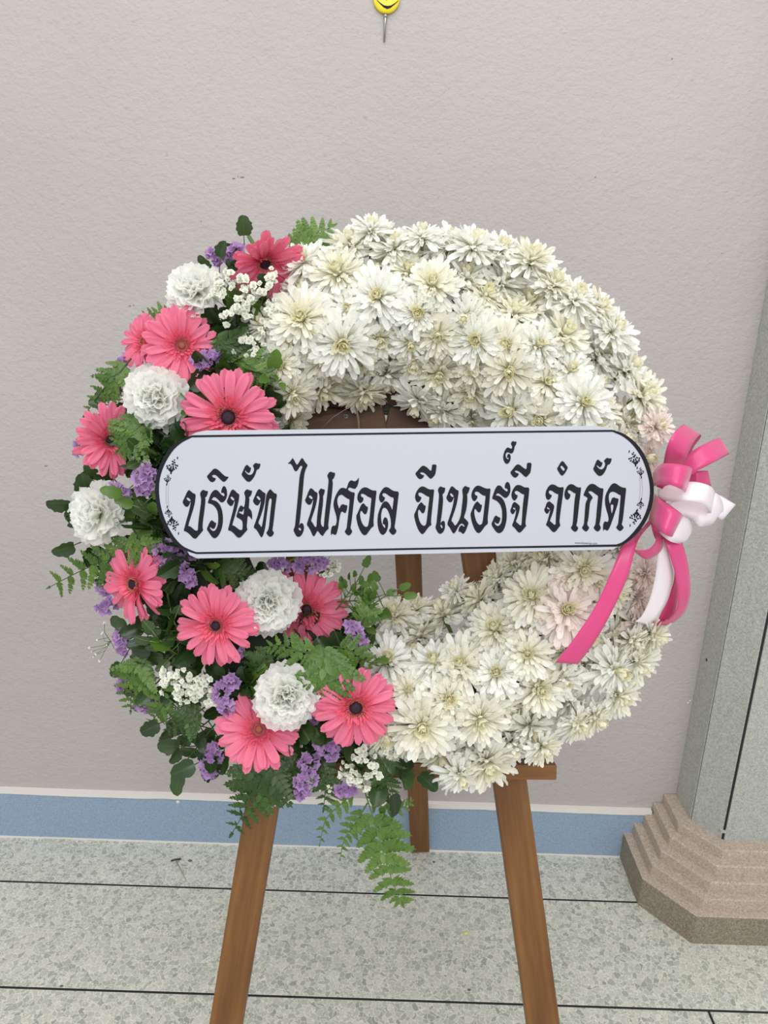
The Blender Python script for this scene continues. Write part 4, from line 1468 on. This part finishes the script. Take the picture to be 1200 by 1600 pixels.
G(*A, [(455,635),(490,660),(525,700),(565,715),(562,790),(545,900),(515,1010),(480,1110),(450,1200),(480,1235),(510,1290),(530,1308),(548,1300),(555,1150),(575,980),(593,850),(600,770),(580,700),(600,665),(625,638),(655,655),(692,660),(685,710),(670,760),(660,768),(662,830),(655,930),(635,1080),(620,1200),(625,1260),(645,1295),(672,1308),(680,1200),(700,1000),(725,800),(745,620),(755,520),(752,480),(730,420),(755,375),(785,350),(825,365),(872,375),(860,430),(840,475),(818,487),(828,540),(822,650),(805,810),(780,1000),(760,1170),(748,1280),(760,1335),(720,1365),(690,1405),(655,1465),(620,1440),(590,1400),(568,1370),(545,1400),(520,1450),(500,1470),(475,1445),(445,1370),(415,1315),(377,1270),(400,1190),(440,1070),(475,940),(490,850),(485,830),(470,880),(445,920),(415,925),(380,905),(345,850),(375,785),(400,715),(430,650)],
  [(430,760),(455,770),(484,808),(478,822),(455,825),(425,800),(412,778)])
A = (510, 735, 10)
G(*A, [(250,270),(280,275),(312,290),(330,240),(350,180),(385,152),(420,165),(450,172),(480,150),(508,105),(505,170),(490,230),(465,275),(440,290),(405,280),(365,265),(345,275),(335,300),(370,325),(405,342),(445,345),(435,430),(420,560),(405,700),(390,820),(375,905),(408,950),(385,995),(350,1020),(315,1000),(282,955),(315,910),(325,830),(340,690),(355,560),(365,450),(335,445),(290,415),(255,385),(225,378),(190,400),(170,450),(172,510),(190,570),(200,600),(225,545),(255,525),(290,540),(330,545),(322,610),(305,660),(285,668),(255,645),(235,642),(215,690),(200,780),(185,890),(165,975),(145,1010),(125,1005),(100,990),(85,992),(72,1020),(68,960),(80,890),(105,860),(130,868),(150,850),(163,790),(155,710),(125,620),(108,540),(120,460),(150,380),(190,310),(220,280)])
G(*A, [(600,262),(640,270),(690,300),(730,315),(785,312),(775,410),(760,540),(745,680),(735,800),(742,870),(705,895),(665,950),(630,1000),(595,1015),(560,995),(520,930),(485,840),(463,715),(490,660),(520,590),(545,535),(578,510),(600,530),(620,560),(650,570),(645,620),(630,670),(605,690),(575,668),(555,632),(535,635),(525,680),(535,760),(560,830),(590,870),(620,885),(650,870),(665,800),(680,690),(692,560),(705,430),(680,425),(640,405),(600,375),(560,360),(535,375),(545,410),(582,430),(575,470),(550,505),(525,510),(500,490),(480,440),(490,370),(525,310),(560,275)])
G(*A, [(930,258),(970,268),(1010,300),(1060,325),(1135,330),(1120,450),(1105,580),(1090,710),(1075,820),(1062,895),(1100,942),(1075,990),(1040,1010),(1005,985),(972,940),(1005,895),(1010,820),(1000,740),(975,660),(945,600),(905,578),(875,600),(855,680),(855,760),(862,810),(880,860),(905,895),(920,895),(918,865),(905,840),(880,842),(882,795),(895,750),(920,728),(950,750),(968,820),(960,900),(930,975),(885,1012),(845,990),(815,930),(797,830),(800,720),(825,620),(870,520),(910,480),(945,485),(975,510),(1010,570),(1030,625),(1040,540),(1055,425),(1015,420),(975,395),(930,360),(890,352),(872,375),(885,405),(920,425),(905,465),(885,495),(860,503),(835,485),(820,430),(830,370),(860,315),(895,272)])
A = (640, 710, 11.43)
G(*A, [(235,570),(280,585),(320,610),(365,628),(440,622),(430,720),(415,850),(400,1000),(385,1150),(382,1220),(392,1262),(350,1285),(310,1335),(265,1400),(230,1428),(195,1405),(150,1340),(110,1230),(82,1110),(82,1070),(115,1000),(150,910),(205,848),(235,875),(260,910),(290,915),(282,970),(265,1035),(240,1055),(210,1040),(180,990),(160,985),(148,1030),(155,1110),(180,1200),(215,1255),(255,1278),(290,1260),(305,1190),(320,1060),(335,920),(355,755),(325,752),(285,730),(235,695),(185,678),(155,690),(155,720),(180,752),(215,765),(200,810),(170,850),(145,855),(115,835),(95,770),(105,700),(150,620),(195,578)])
G(*A, [(250,200),(295,220),(345,265),(385,300),(395,240),(402,180),(482,180),(475,260),(460,355),(425,400),(382,440),(350,420),(300,365),(260,330),(220,318),(183,325),(205,355),(235,368),(262,370),(245,410),(215,437),(185,443),(150,425),(95,345),(140,295),(190,235),(220,208)])
G(*A, [(555,568),(595,590),(640,595),(630,650),(612,695),(585,710),(597,770),(597,850),(585,980),(570,1100),(555,1200),(550,1235),(570,1200),(600,1182),(628,1200),(635,1270),(625,1340),(590,1400),(545,1422),(505,1400),(457,1305),(478,1240),(490,1120),(505,980),(518,830),(525,740),(520,690),(502,635),(525,590)], [(547,1262),(560,1250),(580,1275),(593,1305),(580,1320),(558,1300)])
G(*A, [(760,565),(800,595),(835,632),(878,645),(868,740),(845,870),(815,980),(775,1090),(742,1185),(775,1215),(800,1262),(820,1270),(855,1225),(890,1160),(915,1080),(930,950),(945,830),(950,740),(945,690),(938,630),(960,590),(990,560),(1030,580),(1078,590),(1065,640),(1045,690),(1025,708),(1033,780),(1025,900),(1005,1020),(965,1125),(1010,1165),(1055,1220),(1030,1290),(1000,1370),(965,1420),(940,1412),(905,1380),(870,1382),(878,1320),(905,1275),(940,1260),(960,1290),(985,1285),(965,1250),(930,1232),(895,1250),(865,1300),(830,1370),(790,1418),(760,1390),(720,1310),(668,1250),(700,1150),(745,1020),(775,900),(795,780),(790,760),(775,810),(750,850),(720,858),(690,840),(650,780),(680,710),(705,640),(735,580)], [(730,690),(755,700),(790,745),(780,758),(755,760),(718,715)])
A = (730, 680, 9.41)
G(*A, [(165,740),(200,750),(250,775),(295,788),(343,780),(335,870),(325,990),(312,1110),(300,1220),(305,1305),(265,1330),(225,1390),(190,1432),(165,1440),(135,1425),(100,1370),(65,1270),(45,1160),(70,1100),(100,1020),(145,968),(175,995),(195,1020),(218,1022),(210,1080),(195,1125),(175,1138),(150,1125),(125,1085),(110,1085),(102,1120),(110,1190),(135,1270),(165,1310),(190,1320),(220,1300),(232,1240),(245,1120),(258,1000),(272,890),(245,890),(205,868),(160,830),(125,828),(107,850),(120,880),(155,895),(140,940),(115,968),(95,970),(72,940),(58,890),(70,830),(100,775),(135,745)])
G(*A, [(470,735),(500,750),(525,785),(560,815),(585,830),(597,815),(588,785),(550,780),(555,725),(575,690),(595,685),(620,705),(635,760),(635,830),(615,880),(580,920),(550,922),(520,900),(480,865),(455,852),(435,860),(418,885),(460,890),(505,915),(545,970),(570,1050),(582,1150),(578,1250),(555,1350),(520,1415),(480,1440),(450,1438),(415,1410),(350,1310),(375,1260),(400,1195),(427,1178),(450,1200),(490,1212),(480,1260),(460,1300),(435,1300),(405,1278),(397,1285),(415,1315),(445,1338),(475,1325),(505,1280),(515,1190),(510,1090),(485,1020),(440,970),(400,948),(362,935),(385,860),(410,790),(440,745)])
G(*A, [(672,85),(698,97),(725,90),(720,135),(697,165),(690,215),(670,260),(645,272),(615,258),(590,250),(570,265),(562,300),(575,340),(600,355),(612,345),(600,328),(582,335),(588,295),(605,272),(630,280),(640,315),(635,365),(615,405),(585,425),(555,410),(530,360),(528,305),(545,240),(575,190),(600,178),(630,195),(655,200),(662,165),(640,130),(655,95)])
G(*A, [(745,425),(780,440),(825,480),(870,505),(875,450),(880,405),(947,405),(940,480),(930,550),(900,585),(865,620),(835,600),(790,555),(755,530),(720,518),(695,528),(715,550),(762,565),(745,600),(720,622),(695,625),(665,605),(628,548),(670,500),(710,445)])
G(*A, [(755,730),(795,740),(840,768),(915,768),(905,880),(890,1010),(875,1130),(860,1240),(855,1300),(868,1335),(835,1370),(800,1415),(770,1435),(740,1420),(700,1365),(655,1330),(680,1270),(705,1190),(720,1110),(712,1095),(695,1140),(670,1165),(648,1150),(630,1110),(650,1060),(665,1005),(695,978),(730,1000),(778,1045),(765,1120),(740,1200),(712,1272),(745,1295),(775,1325),(797,1325),(805,1220),(812,1090),(825,960),(840,868),(815,868),(780,845),(740,818),(710,818),(695,840),(710,870),(745,885),(730,930),(705,958),(685,960),(660,935),(647,880),(660,820),(695,760),(725,735)], [(680,1062),(695,1065),(712,1086),(705,1093),(690,1093),(672,1080)])
A = (840, 700, 10.66)
G(*A, [(250,605),(290,615),(340,650),(385,658),(435,645),(425,750),(405,890),(385,1030),(370,1150),(362,1240),(382,1290),(345,1330),(310,1380),(275,1405),(240,1390),(200,1340),(170,1305),(135,1285),(165,1210),(190,1120),(210,1040),(203,1030),(180,1080),(155,1097),(135,1085),(105,1030),(130,980),(150,915),(190,883),(220,905),(280,955),(265,1040),(235,1130),(200,1215),(235,1240),(270,1275),(300,1280),(302,1180),(310,1050),(325,910),(348,765),(315,765),(275,740),(230,708),(195,708),(182,735),(200,770),(240,785),(220,830),(195,860),(170,865),(145,845),(128,780),(140,710),(180,640),(215,612)], [(160,985),(178,990),(203,1016),(196,1026),(175,1020),(150,1000)])
G(*A, [(560,600),(600,612),(640,642),(685,660),(725,650),(712,770),(695,900),(680,1040),(665,1180),(655,1250),(640,1288),(680,1330),(655,1380),(620,1398),(585,1375),(548,1328),(580,1285),(590,1190),(600,1050),(610,920),(622,820),(635,755),(605,750),(560,715),(520,698),(498,715),(510,750),(550,775),(535,830),(510,858),(485,862),(460,845),(442,780),(455,705),(490,640),(525,608)])
G(*A, [(412,215),(440,235),(475,285),(505,325),(480,375),(445,435),(405,465),(375,440),(345,390),(320,345),(350,295),(385,235)], [(385,300),(405,292),(455,350),(445,375),(425,382),(375,318)])
A = (905, 700, 10)
G(*A, [(205,558),(245,570),(290,605),(330,628),(380,630),(370,730),(355,880),(340,1040),(325,1150),(312,1195),(342,1245),(315,1290),(285,1308),(250,1285),(220,1245),(250,1200),(262,1110),(275,950),(288,820),(295,745),(265,730),(215,690),(175,670),(135,685),(170,720),(215,775),(180,820),(165,870),(155,980),(140,1120),(120,1195),(158,1245),(130,1290),(105,1308),(70,1285),(38,1245),(70,1200),(80,1110),(88,980),(100,850),(135,785),(100,758),(62,740),(85,680),(120,610),(165,565)])
G(*A, [(290,178),(320,200),(340,222),(365,225),(355,270),(335,300),(315,300),(285,270),(268,275),(295,310),(330,335),(365,330),(395,295),(405,255),(400,225),(382,205),(405,175),(435,152),(470,165),(508,160),(498,210),(475,255),(440,262),(425,320),(395,380),(360,425),(320,440),(285,425),(212,335),(240,275),(265,205)])
G(*A, [(540,548),(580,558),(630,595),(680,620),(735,622),(722,740),(705,890),(690,1040),(675,1150),(660,1195),(697,1240),(670,1280),(635,1300),(605,1280),(572,1240),(605,1195),(615,1100),(630,960),(640,830),(648,735),(620,730),(570,695),(520,680),(480,695),(460,740),(462,810),(480,880),(490,840),(510,785),(540,768),(575,785),(615,790),(605,860),(580,940),(545,1050),(510,1150),(480,1230),(455,1280),(430,1292),(400,1272),(385,1275),(375,1300),(370,1250),(375,1180),(400,1142),(430,1155),(450,1150),(460,1110),(450,1050),(425,970),(405,890),(400,800),(415,720),(455,640),(500,570)], [(490,895),(510,878),(535,888),(530,950),(508,1035),(495,960)])
for lp in GL:
    b = MB()
    flat(b, [chaikin(q) for q in lp], .0005)
    link('letter', b.mesh('letter', INK, False), banner)

# printed corner ornaments: sprays of tiny buds, and the double line between them
b = MB()


def blob(x, y, rx, ry, rot=0.0):
    k = 8
    flat(b, [[(x + rx * math.cos(a) * math.cos(rot) - ry * math.sin(a) * math.sin(rot), y + rx * math.cos(a) * math.sin(rot) + ry * math.sin(a) * math.cos(rot)) for a in [6.2832 * i / k for i in range(k)]]], .0004)


def spray(x, y, s, d, up):
    """d: which way it leans, up: -1 grows upwards in the picture"""
    for dx, dy, rx, ry, ro in ((0, 0, 2.6, 1.5, 0), (-2.2, 1.6, 1.8, 1, .6), (2.2, 1.6, 1.8, 1, -.6), (-4.4, 2.6, 1.5, .8, .9), (4.4, 2.8, 1.5, .8, -.9), (-1, 3.4, .8, 1.7, 0), (1.2, 3.8, .8, 1.8, 0), (-5.6, 4.6, .9, 1.2, 0), (5.4, 5, .9, 1.2, 0), (-3.2, 5.4, 1.3, .8, .4), (3.2, 5.8, 1.4, .8, -.4), (0, 6.8, 1.5, 1, 0), (1.6, 8.4, 1.2, .9, .5), (-.6, 9.6, 1.4, .8, -.5), (.8, 11.2, .8, .8, 0), (0, -2, .9, 2.0, 0)):
        xx = dx + d * max(0, dy) * .45
        blob(x + xx * s, y + up * dy * s, rx * s, ry * s, ro * up)


for x0, y0, s, d, up in ((267.5, 735, 1.45, .55, -1), (261.5, 752, .9, .2, -1), (263, 798, .9, .2, 1), (268.5, 812, 1.45, .6, 1),
                         (993, 723.5, 1.45, -.6, -1), (1001, 741, .9, -.2, -1), (1001, 785, .9, -.2, 1), (994.5, 802, 1.45, -.6, 1)):
    spray(x0, y0, s, d, up)
for x, y in ((277.5, 715.5), (267, 739), (260.5, 757), (261.5, 792), (267.5, 810), (279, 833.5), (983, 705.5), (995.5, 731), (1002, 746), (1002, 780), (996, 797), (984.5, 821)):
    blob(x, y, .9, 2.4, .15)
link('corner_ornament', b.mesh('corner_ornament', INK, False), banner, kind='stuff')
b = MB()
for pts in (((259.8, 760), (259.4, 775), (260.6, 790)), ((263.6, 755), (262.6, 775), (263.6, 793)), ((999, 743), (1000.4, 762), (998.6, 783)), ((1002.5, 748), (1003.8, 764), (1002.4, 778))):
    q = spline(pts, 4)
    vs = []
    for x, y in q: vs += [bpx(x - .3, y, .0004), bpx(x + .3, y, .0004)]
    b.add(vs, [(2 * i, 2 * i + 1, 2 * i + 3, 2 * i + 2) for i in range(len(q) - 1)])
link('ornament_line', b.mesh('ornament_line', FAINT, False), banner)
fc_ = bpy.data.curves.new('web_address', 'FONT')
fc_.body = 'www.flowerzip.com'
fc_.align_x, fc_.align_y = 'CENTER', 'CENTER'
fc_.materials.append(INK)
pa, pb_ = V(bpx(899, 849)), V(bpx(932, 848.4))
fc_.size = (pb_ - pa).length / 7.6
fo = bpy.data.objects.new('text_source', fc_)
COL.objects.link(fo)
wm = bpy.data.meshes.new_from_object(fo.evaluated_get(bpy.context.evaluated_depsgraph_get()))
wm.name = 'web_address'
bpy.data.objects.remove(fo)
link('web_address', wm, banner, T((pa.x + pb_.x) / 2, (pa.y + pb_.y) / 2, .0005))

# ------------------------------------------------------------------ ribbon bow
bow = empty('ribbon_bow', M.Translation(wpx(1035, 835, .16)), 'pink and white satin ribbon bow with hanging tails at the right end of the banner', 'bow')
bowi = bow.matrix_world.inverted()


def ribbon(name, mat, secs, per=7, label=None):
    """secs: (xl, yl, hl, xr, yr, hr) cross-sections in a crop of the photograph, both edges with their heights over the wreath plane"""
    q = spline(secs, per)
    bb = MB()
    vs, uv = [], []
    K = 5
    for s_ in q:
        a = wpx(860 + s_[0] / 3.81, 640 + s_[1] / 3.81, s_[2])
        c = wpx(860 + s_[3] / 3.81, 640 + s_[4] / 3.81, s_[5])
        for k in range(K):
            vs.append(bowi @ a.lerp(c, k / (K - 1)))
    f = [(i * K + k, i * K + k + 1, (i + 1) * K + k + 1, (i + 1) * K + k) for i in range(len(q) - 1) for k in range(K - 1)]
    bb.add(vs, f)
    o = link(name, bb.mesh(name, mat), bow)
    so = o.modifiers.new('thickness', 'SOLIDIFY'); so.thickness = .0005; so.offset = 0
    if label: o['label'] = label
    return o


P_, W_ = PINKR, WHITER
pk, wh = 'pink satin loop', 'white satin loop'
# upper left loop, open to the right
ribbon('loop', P_, [(668, 345, .17, 800, 350, .17), (690, 235, .195, 812, 280, .19), (730, 145, .20, 845, 205, .185), (790, 88, .175, 890, 150, .155), (802, 108, .15, 893, 168, .135), (770, 190, .135, 850, 230, .125), (740, 300, .14, 830, 310, .13)], label=pk)
# upper right loop
ribbon('loop', P_, [(770, 330, .165, 830, 395, .175), (840, 252, .17, 905, 345, .18), (915, 205, .165, 985, 305, .175), (1000, 168, .14, 1058, 262, .15), (1003, 176, .13, 1055, 268, .13), (920, 225, .12, 960, 320, .12), (820, 300, .13, 840, 380, .13)], label=pk)
# front loop beside the banner end
ribbon('loop', P_, [(612, 372, .185, 606, 462, .175), (660, 325, .215, 650, 446, .215), (740, 322, .235, 712, 448, .24), (815, 336, .235, 778, 474, .24), (842, 352, .215, 803, 492, .21), (830, 362, .195, 795, 497, .19), (740, 372, .18, 712, 486, .175), (640, 400, .175, 630, 458, .17)], label=pk)
# small pink piece behind
ribbon('loop', P_, [(820, 380, .14, 830, 450, .14), (870, 366, .15, 880, 445, .15), (932, 364, .145, 950, 452, .14), (930, 372, .13, 945, 456, .13), (860, 400, .12, 850, 450, .12)], label=pk)
# lower front pink loop
ribbon('loop', P_, [(622, 500, .18, 585, 655, .18), (650, 530, .205, 620, 690, .21), (710, 572, .225, 668, 735, .23), (770, 612, .225, 712, 757, .225), (790, 628, .205, 728, 752, .205), (770, 610, .185, 722, 730, .185), (700, 560, .175, 680, 680, .175), (640, 520, .17, 630, 640, .17)], label=pk)
# pink loop under the banner end
ribbon('loop', P_, [(585, 660, .165, 640, 640, .165), (520, 740, .175, 545, 742, .185), (472, 806, .175, 505, 822, .185), (520, 862, .18, 525, 838, .19), (575, 890, .18, 590, 826, .19), (640, 860, .175, 628, 778, .185), (672, 800, .17, 618, 706, .175), (640, 720, .165, 610, 670, .165)], label=pk)
# white loops
ribbon('loop', W_, [(640, 470, .165, 640, 520, .165), (740, 440, .185, 690, 545, .19), (850, 430, .205, 800, 540, .215), (945, 452, .20, 900, 560, .21), (978, 492, .18, 955, 612, .18), (960, 520, .165, 930, 614, .16), (860, 540, .155, 830, 600, .15), (720, 535, .155, 720, 560, .155)], label=wh)
ribbon('loop', W_, [(700, 560, .16, 720, 620, .16), (850, 520, .155, 830, 640, .16), (960, 492, .16, 880, 690, .165), (1010, 520, .155, 920, 695, .16), (1030, 590, .14, 960, 690, .14), (1000, 640, .125, 900, 680, .125), (860, 640, .13, 830, 660, .13)], label=wh)
ribbon('loop', W_, [(930, 500, .14, 930, 610, .14), (1000, 508, .14, 985, 630, .14), (1060, 540, .135, 1015, 655, .135), (1102, 566, .125, 1030, 652, .125), (1060, 560, .115, 1000, 640, .115), (960, 540, .12, 940, 620, .12)], label=wh)
ribbon('loop', W_, [(640, 600, .165, 620, 700, .165), (720, 640, .17, 660, 745, .18), (800, 640, .175, 715, 785, .185), (838, 680, .165, 770, 798, .17), (840, 735, .15, 800, 792, .15), (780, 740, .14, 740, 770, .14), (680, 690, .15, 660, 720, .15)], label=wh)
# knot
ribbon('knot', P_, [(600, 560, .165, 680, 500, .165), (595, 630, .185, 690, 570, .19), (600, 690, .185, 700, 650, .19), (620, 760, .17, 710, 720, .17), (660, 810, .155, 770, 800, .155)], label='pink ribbon gathered tight at the middle of the bow')
# tails
ribbon('tail', P_, [(455, 740, .165, 560, 700, .165), (418, 830, .185, 510, 815, .185), (360, 970, .19, 462, 990, .19), (270, 1165, .185, 362, 1210, .185), (150, 1350, .18, 262, 1385, .178), (30, 1506, .17, 165, 1516, .168)], label='long pink ribbon tail with a slanted cut end')
ribbon('tail', W_, [(650, 770, .165, 690, 770, .165), (640, 860, .165, 705, 860, .165), (622, 1000, .155, 730, 990, .155), (590, 1130, .145, 700, 1130, .14), (545, 1225, .135, 640, 1230, .13), (505, 1262, .13, 585, 1282, .12)], label='white satin ribbon tail')
ribbon('tail', P_, [(670, 760, .17, 775, 770, .165), (700, 840, .175, 800, 840, .17), (738, 960, .17, 826, 960, .16), (757, 1080, .16, 833, 1090, .15), (748, 1190, .145, 800, 1205, .13), (690, 1255, .125, 720, 1272, .115), (600, 1268, .11, 585, 1296, .105)], label='pink ribbon tail curling inwards at its end')
ribbon('tail', P_, [(700, 830, .145, 760, 830, .145), (740, 980, .14, 765, 985, .135), (705, 1110, .13, 757, 1120, .125), (665, 1200, .12, 740, 1215, .115), (632, 1262, .11, 730, 1258, .105), (600, 1285, .105, 700, 1285, .10)], label='short pink ribbon tail behind the curling one')

# ------------------------------------------------------------------ smiling push pin on the wall, twig and crumbs on the floor
pp = on_wall(604, -1)
pin = empty('push_pin', M.Translation(pp - V((0, .004, 0))) @ M((V((1, 0, 0)), V((0, 0, 1)), V((0, -1, 0)))).transposed().to_4x4(), 'round yellow smiling push pin in the wall at the top edge', 'push pin')
b = MB(); lathe(b, [(.0232, -.004), (.0254, -.001), (.0254, .002), (.0235, .0042), (.018, .0052), (.002, .0056)], 28)
link('head', b.mesh('head', YELLOW), pin)
b = MB()
arc = [(-.0205, -.004), (-.014, -.0095), (-.0065, -.0145), (0, -.0160), (.0065, -.0145), (.014, -.0095), (.0205, -.004)]
vs = []
for i, (x, y) in enumerate(arc):
    wdt = (.0006, .001, .0019, .0025, .0019, .001, .0006)[i]
    vs += [(x, y + wdt, .0060), (x, y - wdt, .0060)]
b.add(vs, [(2 * i, 2 * i + 1, 2 * i + 3, 2 * i + 2) for i in range(6)])
tube(b, [(-.005, .003, .0058), (-.003, -.002, .006), (-.0016, -.0045, .006)], .0006, 5)
for sx in (-.009, .008):
    lathe(b, [(.002, .0052), (.0015, .0062), (.0002, .0064)], 8, T(sx, .009, 0) @ M.Diagonal((1, 1.6, 1, 1)))
link('face', b.mesh('face', INK, False), pin, M.Translation((.002, 0, 0)))
b = MB(); lathe(b, [(.0031, 0), (.0036, .0015), (.0036, .003), (.003, .005)], 10, T(-.001, -.0265, .0015) @ Rx(rad(90)))
link('collar', b.mesh('collar', STEEL), pin)
b = MB(); tube(b, [(-.001, -.025, .0008), (-.0014, -.04, .0012), (-.0022, -.072, -.0015)], .0033, 8, r_end=.0016)
link('needle', b.mesh('needle', STEEL), pin)

tw = on_floor(275, 1343)
twig = empty('twig', M.Translation(tw), 'tiny brown twig lying on the floor left of the easel', 'twig')
b = MB()
q = [on_floor(267, 1345, .002), on_floor(274, 1343, .003), on_floor(283, 1342, .002)]
tube(b, [p - tw for p in q], .0022, 6)
link('bark_piece', b.mesh('bark_piece', Mat('dark_bark', .8, (70, 62, 50)).m), twig)
b = MB()
q = [on_floor(275, 1345, .002), on_floor(284, 1362, .0015), on_floor(291, 1376, .001)]
tube(b, [p - tw for p in q], .0011, 5)
link('stalk', b.mesh('stalk', Mat('dry_stalk', .8, (168, 156, 128)).m), twig)
CR = Mat('floor_crumb', .8, (110, 104, 90)).m
for px, py, s, lab in ((297, 1345, .004, 'small brown crumb on the floor right of the twig'), (96, 1541, .0028, 'dark crumb on the floor line at the lower left'), (678, 1347, .003, 'dark crumb on the floor behind the rear easel leg'), (733, 1547, .0028, 'dark crumb on the floor left of the right easel leg')):
    b = MB(); lathe(b, [(.9, 0), (1.1, .25), (.8, .55), (.1, .7)], 7)
    prop(link('crumb', b.mesh('crumb', CR), None, M.Translation(on_floor(px, py)) @ M.Diagonal((s * 1.3, s, s, 1))), lab, 'crumb')
YC = Mat('yellow_petal_bit', .6, (222, 214, 120)).m
b = MB(); lathe(b, [(.9, 0), (1.1, .15), (.8, .3), (.1, .35)], 7)
prop(link('petal_bit', b.mesh('petal_bit', YC), None, M.Translation(on_floor(728, 1458)) @ M.Diagonal((.006, .0045, .004, 1))), 'yellow petal bit on the floor between the easel legs', 'petal')
# thin tie wire in the ring opening
wire = MB()
tube(wire, pxs((552, 622, .05), (557, 640, .045), (560, 656, .04), (561, 676, .04)), .0016, 6)
tube(wire, pxs((500, 672, .04), (520, 652, .045), (545, 636, .05)), .0006, 5)
prop(link('tie_wire', wire.mesh('tie_wire', Mat('grey_wire', .5, (132, 116, 100)).m)), 'thin grey wire hanging over the brown cross board in the ring opening', 'wire')
